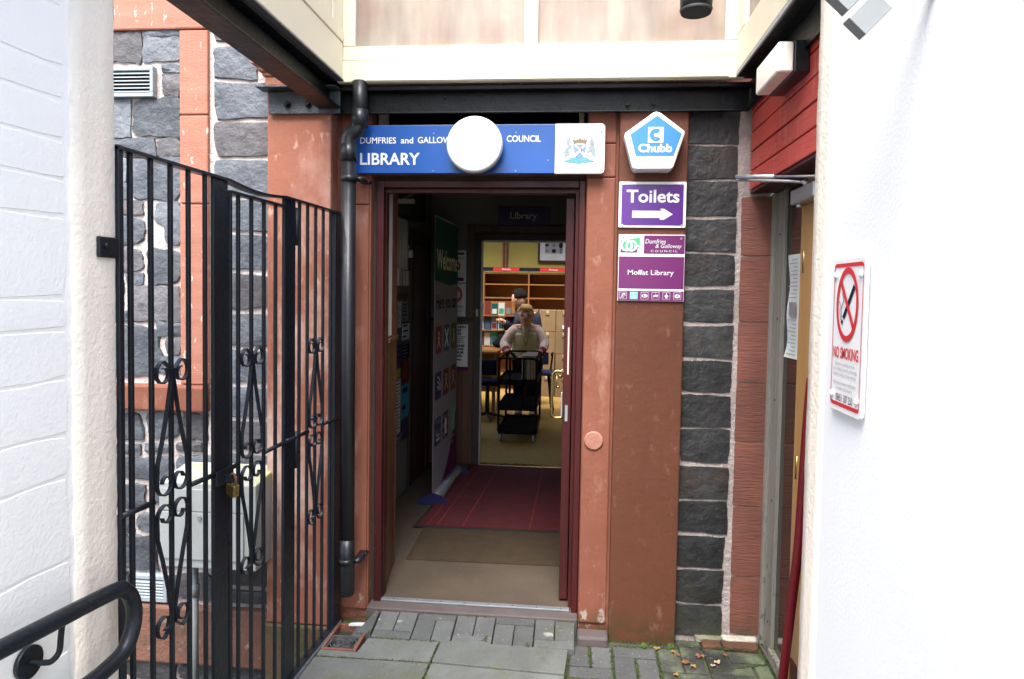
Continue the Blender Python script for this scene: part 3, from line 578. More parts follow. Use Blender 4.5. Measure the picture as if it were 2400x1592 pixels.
obj('adjuster', MB().tube([(.842, -.48, 1.883), (.842, -.48, 1.869)], .012, 12), 'chrome', cl)
br = thing('broom', 'dark red broom handle leaning by the toilet door', 'broom', (.75, -.66, -.07))
obj('handle', MB().tube(smooth_path([(.786, -.605, -.02), (.793, -.63, .105), (.799, -.69, .443), (.802, -.73, .669), (.800, -.77, .99), (.802, -.80, 1.25)]), .0165, 16), 'pole', br)
obj('head', MB().box(.71, .85, -.635, -.58, -.055, -.015), 'pole', br, .006)
obj('bristles', MB().box(.72, .84, -.63, -.585, -.078, -.055), 'rubber', br)

# ---------------------------------------------------------------- glazed canopy on black steel
cp = thing('glazed_canopy', 'cream framed glazed canopy standing on black steel beams over the doorway', 'canopy', (-.2, -.1, 2.36))
def ibeam(x0, x1, y0, y1, z0, z1, tf=.010, tw=.010):
    c_ = (x0 + x1) / 2
    return MB().box(x0, x1, y0, y1, z0, z0 + tf).box(c_ - tw / 2, c_ + tw / 2, y0, y1, z0 + tf, z1 - tf).box(x0, x1, y0, y1, z1 - tf, z1)
obj('side_beam', ibeam(-1.205, -1.10, -4.4, -.072, 2.358, 2.470), 'steel_black', cp, .003)
obj('flashing', MB().box(-1.12, -1.072, -4.4, -.12, 2.471, 2.479), mat('grey_lead_edge', (.12, .12, .13), rough=.6, bump=.4, bsc=60), cp, .002)
obj('back_beam', MB().box(-1.205, .742, -.070, -.058, 2.342, 2.452).box(-1.205, .742, -.078, -.070, 2.342, 2.349), 'steel_black', cp, .003)
obj('back_flange', MB().box(-1.095, .742, -.118, -.0705, 2.436, 2.456), 'steel_black', cp, .003)
obj('side_beam', MB().box(.745, .757, -4.4, -.0, 2.362, 2.478).box(.757, .794, -4.4, 0, 2.470, 2.478).box(.672, .745, -4.4, -.119, 2.468, 2.476), 'steel_black', cp, .003)
obj('edge_flashing', MB().box(.664, .6715, -4.4, -.12, 2.470, 2.484), mat('pale_lead_edge', (.35, .36, .36), rough=.6, bump=.6, bsc=50), cp)
for x, z in ((-.83, 2.442), (-.455, 2.440), (-.62, 2.43), (.21, 2.392), (.325, 2.394)):
    obj('bolt', MB().tube([(x, -.070, z - .015), (x, -.082, z - .015)], .0095 if z < 2.41 else .007, 8), 'steel_black', cp)
bk = obj('angle_bracket', MB().box(-1.443, -1.10, -.113, -.101, 2.335, 2.440), 'bracket_blue', cp, .004)
obj('bracket_top', MB().box(-1.476, -1.10, -.175, -.0905, 2.441, 2.449), 'bracket_blue', bk, .002)
for x in (-1.350, -1.250): obj('bolt', MB().tube([(x, -.113, 2.378), (x, -.120, 2.378)], .016, 14).tube([(x, -.119, 2.378), (x, -.134, 2.378)], .0105, 6), 'steel_black', bk)
# cream frames: back
bf = obj('window_frame', MB().box(-1.118, .70, -.1455, -.110, 2.466, 2.563).box(-1.118, .70, -.138, -.098, 2.5665, 2.628)
         .box(-1.118, -1.022, -.138, -.098, 2.629, 3.6).box(-.255, -.193, -.138, -.098, 2.629, 3.6).box(.616, .70, -.138, -.098, 2.629, 3.6), 'upvc', cp, .004)
obj('glass_pane', MB().box(-1.0215, -.2555, -.122, -.117, 2.629, 3.6), 'pane', bf)
obj('glass_pane', MB().box(-.1925, .6155, -.122, -.117, 2.629, 3.6), 'pane', bf)
obj('trim_panel', MB().box(-1.035, .632, -.152, -.1458, 2.470, 2.552), 'upvc', bf, .002)
# left and right frames
lf = obj('window_frame', MB().box(-1.118, -1.076, -4.4, -.147, 2.482, 2.640).box(-1.108, -1.073, -4.4, -.147, 2.645, 2.70), 'upvc', cp, .004)
for y0, y1 in ((-.27, -.147), (-.50, -.285), (-.78, -.515), (-1.20, -.80), (-1.8, -1.22), (-2.6, -1.82)):
    obj('panel', MB().box(-1.108, -1.078, y0, y1, 2.7005, 3.6), 'upvc', lf, .006)
obj('gap_seal', MB().box(-1.104, -1.088, -2.6, -.147, 2.7005, 3.6), 'darkgap', lf)
rf = obj('window_frame', MB().box(.664, .70, -4.4, -.147, 2.486, 2.640).box(.664, .70, -.27, -.147, 2.645, 3.6), 'upvc', cp, .004)
obj('glass_pane', MB().box(.68, .685, -1.2, -.28, 2.645, 3.6), 'pane', rf)
obj('mullion', MB().box(.664, .70, -1.27, -1.2, 2.645, 3.6), 'upvc', rf, .004)
obj('lintel_behind', MB().box(-1.07, .66, -.012, -.001, 2.49, 3.6), 'redstone_top', lib)
sp = thing('round_spotlight', 'black cylindrical downlight hanging under the canopy above the signs', 'spotlight', (.415, -.6, 2.56))
obj('housing', MB().tube([(.415, -.6, 2.575), (.415, -.6, 2.60), (.415, -.6, 2.90)], [.057, .058, .058], 32), 'pvc_black', sp)
obj('rim', MB().tube([(.415, -.6, 2.560), (.415, -.6, 2.5745)], [.054, .0595], 32), 'rubber', sp)
obj('stem', MB().tube([(.415, -.6, 2.90), (.415, -.6, 3.6)], .012, 10), 'pvc_black', sp)
lm = thing('bulkhead_light', 'oblong wall light with yellowed diffuser fixed to the red boards', 'wall light', (.76, -.75, 2.28))
obj('base', MB().box(.714, .7645, -.79, -.50, 2.284, 2.392), 'pvc_black', lm, .004)
obj('diffuser', MB().box(.660, .7135, -.787, -.503, 2.287, 2.389), 'diffuser', lm, .008, seg=4)
gb = thing('grey_timber_bracket', 'two grey painted timber ends projecting at the top of the white rendered wall', 'bracket', (.5, -1.9, 1.97))
for pts in ([(.4405, 1.9935), (.4690, 1.9655), (.5095, 2.0080), (.4810, 2.0360)], [(.3950, 2.0490), (.4395, 2.0055), (.4610, 2.0270), (.4165, 2.0705)]):
    obj('timber_end', MB().poly(pts, -2.0, -1.972), 'boxgrey', gb, .001)
obj('mounting_arm', MB().box(.43, .583, -1.99, -1.975, 2.034, 2.06), 'boxgrey', gb, .001)

# ---------------------------------------------------------------- drainpipe and gully
dp = thing('drainpipe', 'black plastic drainpipe running down the left of the doorway', 'drainpipe', (-1.04, -.12, 0))
obj('pipe', MB().tube([(-1.0, -.13, 2.474), (-1.0, -.13, 2.30)], .033, 24), 'pvc_black', dp)
obj('elbow', MB().tube(smooth_path([(-1.004, -.13, 2.31), (-1.004, -.13, 2.285), (-1.014, -.13, 2.258), (-1.042, -.13, 2.235), (-1.054, -.13, 2.205), (-1.054, -.13, 2.13)]), .0345, 24), 'pvc_black', dp)
obj('collar', MB().tube([(-1.0, -.13, 2.345), (-1.0, -.13, 2.27)], .0375, 24), 'pvc_black', dp)
obj('collar', MB().tube([(-1.052, -.13, 2.19), (-1.052, -.13, 2.115)], .0375, 24), 'pvc_black', dp)
obj('pipe', MB().tube([(-1.052, -.13, 2.13), (-1.047, -.13, .12)], .034, 24), 'pvc_black', dp)
obj('shoe', MB().tube([(-1.047, -.13, .36), (-1.047, -.13, .27), (-1.047, -.13, .10), (-1.047, -.13, .092)], [.035, .0352, .0352, .030], 24), 'pvc_black', dp)
for z in (2.035, .255):
    obj('pipe_clip', MB().tube([(-1.05, -.13, z - .013), (-1.05, -.13, z + .013)], .0375, 24).box(-1.02, -.985, -.135, -.012, z - .008, z + .008).tube([(-.985, -.055, z), (-.985, -.015, z)], .008, 8), 'pvc_black', dp)
gy = thing('drain_gully', 'square gully with ringed iron grate and terracotta frame by the gate', 'drain', (-1.0, -.25, -.06))
obj('gully_frame', MB().box(-1.090, -1.078, -.350, -.115, -.09, -.050).box(-.946, -.932, -.350, -.115, -.09, -.050).box(-1.078, -.946, -.350, -.338, -.09, -.050).box(-1.078, -.946, -.127, -.115, -.09, -.052), 'terracotta', gy, .002)
obj('gully_pit', MB().box(-1.078, -.946, -.338, -.127, -.0915, -.089), 'darkgap', gy)
gr_ = MB()
for k in range(4):
    cx, cy = -1.012, -.278; ro = .060 - k * .0135
    for s_ in (-1, 1):
        ox = s_ * .012 if k > 1 else 0
        n_ = 36; vs = []; rr2 = ro; 
        for i in range(n_):
            t = 2 * PI * i / n_
            for rad in (rr2, rr2 - .005):
                for z in (-.066, -.058): vs.append((cx + ox + rad * math.cos(t), cy + rad * .9 * math.sin(t), z))
        gr_.add(vs, [f for i in range(n_) for j_ in [((i + 1) % n_)] for f in ((4 * i + 1, 4 * j_ + 1, 4 * j_ + 3, 4 * i + 3), (4 * i, 4 * i + 1, 4 * j_ + 1, 4 * j_), (4 * i + 2, 4 * j_ + 2, 4 * j_ + 3, 4 * i + 3))])
        if k < 2: break
gr_.box(-1.077, -.947, -.337, -.331, -.067, -.057).box(-1.077, -.947, -.225, -.218, -.067, -.057).box(-1.077, -1.071, -.331, -.225, -.067, -.057).box(-.953, -.947, -.331, -.225, -.067, -.057)
obj('grate', gr_, 'iron', gy)
obj('cover', MB().box(-.998, -.948, -.216, -.130, -.066, -.0585), 'iron', gy, .003)
tag(obj('limescale_flake', MB().hull([(-1.035, -.135), (-.965, -.128), (-.955, -.108), (-1.0, -.112), (-1.03, -.12)], -.055, -.046), 'signwhite_old'), 'white flake of limescale beside the gully under the pipe', 'debris')

# ---------------------------------------------------------------- wrought iron gate
gt = thing('iron_gate', 'black wrought iron railing gate with scrollwork and a narrow wicket leaf', 'gate', (-1.13, -.8, -.05))
def gx(y): return -1.106 + (y + .12) * .0469
def bar(name, y0, y1, z0, z1, th=.011, m='black', par=None):
    x0, x1 = gx(y0), gx(y1)
    return obj(name, MB().hull([(x0 - th / 2, y0), (x1 - th / 2, y1), (x1 + th / 2, y1), (x0 + th / 2, y0)], z0, z1), m, par or gt, .0015)
ZT, ZB = 1.874, -.045
bar('post', -1.549, -1.532, ZB, 1.888, .012)
for y in (-1.501, -1.420, -1.335, -1.251, -1.166): bar('bar', y - .0062, y + .0062, ZB, ZT)
bar('gate_post', -1.127, -1.046, ZB, ZT, .012)
bar('gate_post', -.650, -.558, ZB, ZT, .012)
for y in (-.511, -.436, -.357, -.279, -.199): bar('bar', y - .0062, y + .0062, ZB, ZT)
bar('end_post', -.165, -.085, ZB, ZT, .02)
bar('top_rail', -1.549, -1.046, ZT, ZT + .010, .032); bar('top_rail', -.650, -.085, ZT, ZT + .010, .032)
tr_ = MB(); P = []
for k in range(9):
    y = -1.046 + (.396) * k / 8; z = ZT - .014 * math.sin(PI * k / 8); P.append((gx(y), y, z))
for (a0, a1) in zip(P, P[1:]):
    tr_.add([(a0[0] - .016, a0[1], a0[2]), (a0[0] + .016, a0[1], a0[2]), (a1[0] + .016, a1[1], a1[2]), (a1[0] - .016, a1[1], a1[2]),
             (a0[0] - .016, a0[1], a0[2] + .010), (a0[0] + .016, a0[1], a0[2] + .010), (a1[0] + .016, a1[1], a1[2] + .010), (a1[0] - .016, a1[1], a1[2] + .010)],
            [(0, 3, 2, 1), (4, 5, 6, 7), (0, 1, 5, 4), (1, 2, 6, 5), (2, 3, 7, 6), (3, 0, 4, 7)])
obj('arched_rail', tr_, 'black', gt)
bar('bottom_rail', -1.549, -.085, -.06, -.045, .03)
obj('kerb_angle', MB().hull([(-1.175, -1.55), (-1.105, -.09), (-1.095, -.09), (-1.093, -.40), (-1.12, -1.55)], -.10, -.052).hull([(-1.15, -.55), (-1.10, -.09), (-1.08, -.09), (-1.097, -.50)], -.06, -.0505), mat('blue_grey_steel', (.05, .06, .075), (.08, .09, .10), 30, .5, .5, 90), gt, .002)
wk = obj('wicket_leaf', MB().hull([(gx(-1.030) - .008, -1.036), (gx(-1.030) - .008, -1.022), (gx(-1.030) + .008, -1.022), (gx(-1.030) + .008, -1.036)], ZB + .01, 1.838), 'black', gt, .0015)
for y in (-.974, -.888, -.800, -.712): bar('bar', y - .0062, y + .0062, ZB + .01, 1.838, par=wk)
bar('leaf_rail', -1.036, -.650, 1.838, 1.848, .03, par=wk); bar('leaf_rail', -1.036, -.650, -.04, -.03, .03, par=wk)
for y0, y1 in ((-1.548, -1.420), (-1.251, -1.128), (-.640, -.436), (-.279, -.10)):
    obj('middle_rail', MB().tube([(gx(y0) + .004, y0, .928), (gx(y1) + .004, y1, .925)], .0085, 8), 'black', gt)
obj('middle_rail', MB().tube([(gx(-1.04), -1.04, .921), (gx(-.974), -.974, .921)], .0085, 8), 'black', wk)
obj('middle_rail', MB().tube([(gx(-.80), -.80, .921), (gx(-.60), -.60, .924), (gx(-.59), -.59, .924)], .0085, 8), 'black', wk)
def scroll(yc, hw, par):
    for s_ in (-1, 1):
        for up_ in (1, -1):
            # outline in (u, z): u away from the centre bar; flat strip bent into a spiral at both ends
            r1, r2 = .037, .037; pts = []
            zt = 1.280; zm = .963
            for k in range(22):           # outer spiral, away from the bar
                t = 1 - k / 21; ang = R(90 + 360 * t); rr = r1 * (1 - .60 * t)
                pts.append((s_ * .040 + -s_ * rr * math.cos(ang) * -1 * -1, zt + rr * math.sin(ang)))
            a_end = pts[-1]
            body = [(s_ * .010, zt + .012), (s_ * .006, zt - .02), (s_ * (.006 + .25 * (hw - .012)), zt - .10), (s_ * (.006 + .62 * (hw - .012)), zt - .19), (s_ * (hw - .010), zm + .06), (s_ * (hw - .008), zm + .012)]
            pts += body
            for k in range(22):           # inner spiral, under and up toward the bar
                t = k / 21; ang = R(0 - 350 * t); rr = r2 * (1 - .58 * t)
                pts.append((s_ * ((hw - .008 - r2) + rr * math.cos(ang)), zm + rr * math.sin(ang)))
            if up_ < 0: pts = [(u, 1.834 - z) for u, z in pts] 
            P3 = [Vector((gx(yc + u) + .004, yc + u, z)) for u, z in pts]
            mb = MB(); n = len(P3); vs = []; th = .0018; wd = .0062
            for i, p in enumerate(P3):
                t_ = (P3[min(i + 1, n - 1)] - P3[max(i - 1, 0)]); t_.x = 0; t_.normalize(); nn = Vector((0, -t_.z, t_.y)) * th
                for sx, sn in ((-1, -1), (1, -1), (1, 1), (-1, 1)): vs.append(p + nn * sn + Vector((wd * sx, 0, 0)))
            fs = []
            for i in range(n - 1):
                for k in range(4): fs.append((4 * i + k, 4 * i + (k + 1) % 4, 4 * (i + 1) + (k + 1) % 4, 4 * (i + 1) + k))
            fs += [(3, 2, 1, 0), tuple(4 * (n - 1) + k for k in range(4))]
            mb.add(vs, fs); obj('scroll', mb, 'black', par)
scroll(-1.335, .078, gt); scroll(-.888, .078, wk); scroll(-.357, .072, gt)
for z in (1.70, .80): obj('hinge', MB().tube([(gx(-.55) + .006, -.548, z), (gx(-.55) + .006, -.548, z + .15)], .008, 8), 'black', gt)
obj('hasp', MB().hull([(gx(-1.16) + .012, -1.13), (gx(-1.0) + .012, -1.035), (gx(-1.0) + .018, -1.035), (gx(-1.16) + .018, -1.13)], .885, .935).box(gx(-1.05) + .012, gx(-1.05) + .05, -1.085, -1.078, .890, .915), 'black', gt, .002)
pd = thing('padlock', 'brass padlock with rusty shackle hanging on the gate hasp', 'padlock', (-1.105, -1.07, .84))
def padlock(x, y, z):
    mb = MB().box(-.012, .012, -.021, .021, -.052, -.010)
    o = obj('lock_body', mb, 'brass', pd, .004, local=True)
    obj('shackle', MB().tube(smooth_path([(0, -.014, -.014), (0, -.014, .012), (0, 0, .026), (0, .014, .012), (0, .014, -.014)]), .0042, 8), 'rust', pd, local=True)
padlock(0, 0, 0); pd.location = (-1.108, -1.082, .895); pd.rotation_euler = (R(12), R(-6), R(65))

# ---------------------------------------------------------------- handrail at lower left
hr = thing('handrail', 'thick black tubular handrail with rounded end on the white wall', 'handrail', (-1.12, -1.9, .7))
pth = smooth_path([(-1.147, -2.35, .825), (-1.131, -1.967, .799), (-1.112, -1.672, .783), (-1.1095, -1.622, .768), (-1.108, -1.596, .735), (-1.107, -1.588, .690), (-1.108, -1.600, .645), (-1.110, -1.632, .612), (-1.114, -1.70, .600), (-1.118, -1.755, .598), (-1.119, -1.770, .598)])
obj('rail', MB().tube(pth, .0195, 24), 'black', hr)
obj('end_cap', MB().tube([(-1.119, -1.768, .598), (-1.1195, -1.776, .598)], .0215, 24), 'black', hr)
obj('bracket_plate', MB().tube([(-1.196, -1.828, .693), (-1.185, -1.828, .693)], .036, 28), 'black', hr)
obj('bracket_arm', MB().tube(smooth_path([(-1.186, -1.828, .693), (-1.155, -1.826, .693), (-1.140, -1.822, .696), (-1.131, -1.812, .712), (-1.128, -1.810, .745), (-1.124, -1.808, .79)]), .0065, 10), 'black', hr)

# ---------------------------------------------------------------- things on the side wall behind the gate
ub = thing('meter_cabinet', 'grimy off-white meter cabinet on the stone wall behind the gate', 'cabinet', (-1.67, -.25, .23))
obj('body', MB().add([(-1.902, -.25, .229), (-1.434, -.25, .229), (-1.434, -.012, .229), (-1.902, -.012, .229), (-1.902, -.25, .628), (-1.434, -.25, .628), (-1.434, -.012, .664), (-1.902, -.012, .664)],
    [(3, 2, 1, 0), (4, 5, 6, 7), (0, 1, 5, 4), (1, 2, 6, 5), (2, 3, 7, 6), (3, 0, 4, 7)]), 'cab', ub, .006)
obj('lower_door', MB().box(-1.885, -1.492, -.256, -.2505, .272, .492), 'cab', ub, .002)
obj('upper_door', MB().box(-1.885, -1.492, -.256, -.2505, .498, .60), 'cab', ub, .002)
obj('lock', MB().tube([(-1.700, -.257, .468), (-1.700, -.262, .468)], .010, 14), 'alu', ub)
obj('conduit', MB().tube([(-1.795, -.13, .229), (-1.795, -.13, -.6)], .014, 12).tube([(-1.795, -.13, .10), (-1.795, -.13, .04)], .018, 12), 'boxgrey', ub)
def louvre(x0, x1, z0, z1, label):
    t = thing('air_vent', label, 'air vent', ((x0 + x1) / 2, -.02, z0), 0, 'louvred vents in the stone wall')
    obj('vent_frame', MB().box(x0, x1, -.022, .02, z1 - .022, z1).box(x0, x1, -.022, .02, z0, z0 + .022).box(x0, x0 + .018, -.022, .02, z0 + .022, z1 - .022).box(x1 - .018, x1, -.022, .02, z0 + .022, z1 - .022), 'vent', t, .003)
    n = 6; h = (z1 - z0 - .044) / n
    for i in range(n):
        z = z0 + .022 + i * h
        obj('slat', MB().add([(x0 + .018, -.024, z), (x1 - .018, -.024, z), (x1 - .018, -.012, z + h * .62), (x0 + .018, -.012, z + h * .62), (x0 + .018, -.018, z), (x1 - .018, -.018, z), (x1 - .018, -.006, z + h * .62), (x0 + .018, -.006, z + h * .62)],
            [(0, 1, 2, 3), (4, 7, 6, 5), (0, 4, 5, 1), (3, 2, 6, 7)]), 'vent', t)
    obj('vent_back', MB().box(x0 + .01, x1 - .01, .002, .006, z0 + .01, z1 - .01), 'darkgap', t)
louvre(-2.31, -2.068, 2.448, 2.596, 'upper louvred air vent in the stone filling under the window lintel')
louvre(-2.20, -2.010, -.055, .080, 'lower louvred air vent low on the wall beside the meter cabinet')

# ---------------------------------------------------------------- signs
sg = thing('library_sign', 'long blue enamel library name board with white crest panel over the door', 'sign', (-.47, -.06, 2.07))
obj('blue_panel', MB().box(-1.064, -.1115, -.062, -.030, 2.071, 2.293), 'blue', sg, .002)
cpn = obj('crest_panel', MB().poly([(-.111, 2.071)] + [p for p in rrect(-.111, .1135, 2.071, 2.295, .018) if p[0] > .09] [6:] + [p for p in rrect(-.111, .1135, 2.071, 2.295, .018) if p[0] > .09][:6] + [(-.111, 2.295)], -.062, -.030), 'signwhite_old', sg)
yt = -.0633
text('DUMFRIES', -1.020, -.849, 2.208, 2.237, yt, 'ltrwhite', sg, .012)
text('and', -.826, -.768, 2.208, 2.237, yt, 'ltrwhite', sg, .012)
text('GALLOWAY', -.746, -.541, 2.209, 2.238, yt, 'ltrwhite', sg, .012)
text('COUNCIL', -.332, -.176, 2.213, 2.243, yt, 'ltrwhite', sg, .012)
text('LIBRARY', -1.020, -.736, 2.110, 2.165, yt, 'ltrwhite', sg, .02)
for x, z in ((-.672, 2.254), (-.29, 2.256), (-.673, 2.082), (-.289, 2.082), (.0965, 2.257), (.0965, 2.083), (-.142, 2.13)):
    obj('screw', MB().tube([(x, -.062, z), (x, -.0645, z)], .0036, 10), 'boxgrey', sg)
# the coat of arms
cx, cz, k_ = 0.0, 2.177, .0006
def cr(pts, m, y, nm='crest_shape'): return obj(nm, MB().flat([(cx + (px - 1065) * .000101 * 1.42, cz - (pz - 740) * .0001015 * 1.38) for px, pz in pts], y), m, cpn)
cr([(890, 580), (1265, 580), (1250, 800), (1170, 950), (1060, 1040), (950, 950), (900, 800)], 'crest_line', -.0626)
cr([(905, 592), (1250, 592), (1236, 795), (1160, 935), (1060, 1020), (960, 935), (916, 795)], 'crest_blue', -.0632)
cr([(905, 600), (960, 592), (1245, 880), (1190, 940)], 'ltrwhite', -.0637); cr([(1250, 600), (1190, 592), (925, 870), (965, 940)], 'ltrwhite', -.0640)
cr([(995, 690), (1155, 690), (1145, 810), (1070, 880), (1005, 810)], 'crest_red', -.0645)
cr([(1045, 715), (1085, 700), (1105, 760), (1095, 840), (1055, 850), (1035, 790)], 'ltrwhite', -.0650)
cr([(835, 410), (875, 410), (890, 450), (910, 400), (940, 440), (990, 385), (1010, 430), (1045, 370), (1100, 370), (1120, 430), (1150, 375), (1180, 430), (1225, 380), (1250, 440), (1285, 400), (1310, 410), (1265, 560), (1180, 530), (960, 530), (890, 565)], 'crest_gold', -.0630)
cr([(590, 1105), (800, 1010), (960, 960), (1060, 1045), (1180, 960), (1330, 1020), (1540, 1105), (1480, 1135), (1210, 1150), (1060, 1190), (900, 1160), (660, 1135)], 'crest_teal', -.0634)
for px, pz in ((775, 1080), (895, 1090), (960, 1050), (1055, 1115), (1130, 1065), (1215, 1090), (1340, 1075), (830, 1020), (1290, 1005), (910, 1145), (1480, 1100), (640, 1105)):
    cr([(px - 22, pz), (px, pz - 18), (px + 22, pz), (px, pz + 18)], 'crest_line', -.0640)
stag = [(640, 460), (720, 430), (780, 480), (740, 510), (760, 590), (850, 560), (800, 640), (850, 720), (770, 690), (720, 780), (770, 830), (730, 930), (820, 1000), (700, 940), (640, 960), (640, 1070), (585, 1010), (600, 900), (570, 830), (610, 730), (680, 640)]
cr(stag, 'crest_grey', -.0631)
for seg in ([(690, 430), (630, 370), (620, 300)], [(650, 385), (610, 380)], [(710, 430), (765, 370), (785, 305)], [(755, 390), (720, 350)], [(680, 840), (710, 790)], [(570, 830), (540, 860)]):
    obj('crest_line', MB().strip([(cx + (px - 1065) * .0001434, cz - (pz - 740) * .00014) for px, pz in seg], .0022, -.0636), 'crest_line', cpn)
horse = [(1365, 440), (1440, 400), (1500, 450), (1500, 560), (1540, 660), (1570, 800), (1560, 960), (1500, 1060), (1530, 960), (1450, 920), (1430, 800), (1330, 860), (1300, 800), (1370, 720), (1300, 640), (1380, 640), (1400, 560)]
cr(horse, 'crest_grey', -.0631)
for seg in ([(1340, 290), (1450, 380)], [(1450, 380), (1510, 400), (1525, 500), (1490, 590), (1400, 545)], [(1570, 480), (1590, 600), (1650, 760), (1615, 870)], [(1430, 740), (1435, 800)], [(1280, 700), (1300, 840)], [(880, 560), (860, 830)]):
    obj('crest_line', MB().strip([(cx + (px - 1065) * .0001434, cz - (pz - 740) * .00014) for px, pz in seg], .0022, -.0636), 'crest_line', cpn)

gl_ = thing('round_wall_light', 'large round white opal lamp in front of the blue name board', 'wall light', (-.47, -.15, 2.18))
obj('diffuser', MB().tube([(-.470, -.152, 2.187), (-.470, -.150, 2.187), (-.470, -.143, 2.187), (-.470, -.130, 2.187)], [.112, .120, .124, .125], 48), 'globe', gl_)
obj('body', MB().tube([(-.470, -.130, 2.187), (-.470, -.085, 2.187), (-.470, -.062, 2.187)], [.122, .122, .118], 48), mat('tarnished_lamp_body', (.30, .27, .2), (.1, .1, .08), 10, .4), gl_)

obj('rim', MB().tube([(-.470, -.1295, 2.187), (-.470, -.120, 2.187)], .1275, 48), 'alu', gl_)
for t in (40, 140, 220, 320): obj('rim_screw', MB().tube([(-.470 + .122 * math.cos(R(t)), -.131, 2.187 + .122 * math.sin(R(t))), (-.470 + .122 * math.cos(R(t)), -.134, 2.187 + .122 * math.sin(R(t)))], .004, 8), 'alu', gl_)
ab = thing('alarm_box', 'five-sided white and blue burglar alarm box above the signs', 'alarm box', (.327, -.1, 2.07))
def W(px, pz): # alarm picture (701x1568 crop, 3.338 px per photo pixel) to metres
    u = 1430 + px / 3.338; v = 250 + pz / 3.338
    return (.336 + (u - 1540) * .00191, 2.33 - (v - 262) * .00190)
outl = [(362, 38), (395, 48), (575, 185), (586, 205), (500, 470), (480, 492), (215, 492), (190, 478), (120, 220), (130, 200), (340, 45)]
obj('box_body', MB().poly([W(*p) for p in outl][::-1], -.125, -.05), 'signwhite', ab, .010, seg=3)
lower = [(185, 392), (522, 392), (500, 465), (482, 484), (218, 484), (200, 470)]
obj('light_cover', MB().poly([W(*p) for p in lower][::-1], -.133, -.1255), mat('greyed_plastic', (.60, .61, .62), rough=.4), ab, .004)
obj('blue_badge', MB().flat([W(*p) for p in [(368, 72), (556, 212), (498, 382), (212, 382), (168, 214)]], -.1265), 'lightblue', ab)
obj('badge_square', MB().flat([W(*p) for p in [(302, 160), (420, 160), (418, 280), (301, 280)]], -.1275), 'ltrwhite', ab)
cc = W(362, 221)
obj('badge_emblem', MB().ring(cc[0], cc[1], .0275, .009, -.1283, 40, 48, 318).disc(cc[0] - .004, cc[1] - .017, .0065, -.1285, 16), 'lightblue', ab)
text('Chubb', W(230, 0)[0], W(487, 0)[0], W(0, 354)[1], W(0, 288)[1], -.1275, 'ltrwhite', ab, .035)
obj('centre_screw', MB().tube([(cc[0] - .003, -.128, cc[1] - .019), (cc[0] - .003, -.1305, cc[1] - .019)], .004, 12), 'boxgrey', ab)

ts = thing('toilets_sign', 'violet toilets direction sign with white arrow, under the alarm box', 'sign', (.33, -.06, 1.83))
obj('panel', MB().poly(rrect(.182, .481, 1.829, 2.034, .006)[::-1], -.060, -.050), 'signwhite', ts, .001)
obj('purple_field', MB().flat(rrect(.194, .469, 1.839, 2.022, .003), -.0615), 'purple', ts)
text('Toilets', .216, .451, 1.940, 1.998, -.0625, 'ltrwhite', ts, .022)
obj('arrow', MB().flat([(.2425, 1.872), (.366, 1.872), (.366, 1.864), (.384, 1.864), (.423, 1.8885), (.384, 1.913), (.366, 1.913), (.375, 1.904), (.2425, 1.904)], -.0625), 'ltrwhite', ts)
for x, z in ((.202, 2.023), (.463, 2.024), (.200, 1.840), (.463, 1.840)): obj('screw', MB().tube([(x, -.060, z), (x, -.064, z)], .0042, 10), 'chrome', ts)

cs = thing('council_sign', 'plum and white council library sign with pictogram strip, lowest on the pilaster', 'sign', (.33, -.06, 1.5))
obj('panel', MB().box(.186, .481, -.060, -.050, 1.497, 1.797), 'signwhite', cs, .001)
obj('plum_field', MB().flat([(.2985, 1.7115), (.479, 1.7115), (.479, 1.794), (.2985, 1.794)], -.0612), 'plum', cs)
obj('plum_field', MB().flat([(.188, 1.553), (.479, 1.553), (.479, 1.698), (.188, 1.698)], -.0612), 'plum', cs)
obj('plum_field', MB().flat([(.1875, 1.499), (.479, 1.499), (.479, 1.543), (.1875, 1.543)], -.0612), 'plum', cs)
text('Moffat Library', .229, .434, 1.608, 1.638, -.0622, 'ltrwhite', cs, .004)
text('Dumfries', .304, .396, 1.757, 1.777, -.0622, 'ltrwhite', cs, .0, shear=.25)
text('& Galloway', .350, .467, 1.732, 1.755, -.0622, 'ltrwhite', cs, .0, shear=.25)
text('C O U N C I L', .330, .448, 1.7185, 1.728, -.0622, 'ltrwhite', cs, .0)
lg = obj('emblem_field', MB().flat([(.194, 1.7725), (.281, 1.7835), (.281, 1.7285), (.194, 1.7285)], -.0614), 'green', cs)
obj('emblem_base', MB().flat([(.194, 1.7285), (.270, 1.7285), (.270, 1.716), (.194, 1.716)], -.0614), 'plum', cs)
obj('emblem_swirl', MB().ring(.221, 1.748, .0275, .0185, -.0620, 30).ring(.243, 1.746, .026, .0175, -.0624, 30, 40, 400).strip([(.255, 1.745), (.283, 1.745), (.270, 1.714)], .007, -.0627).strip([(.193, 1.775), (.215, 1.772)], .008, -.0627), 'ltrwhite', cs)
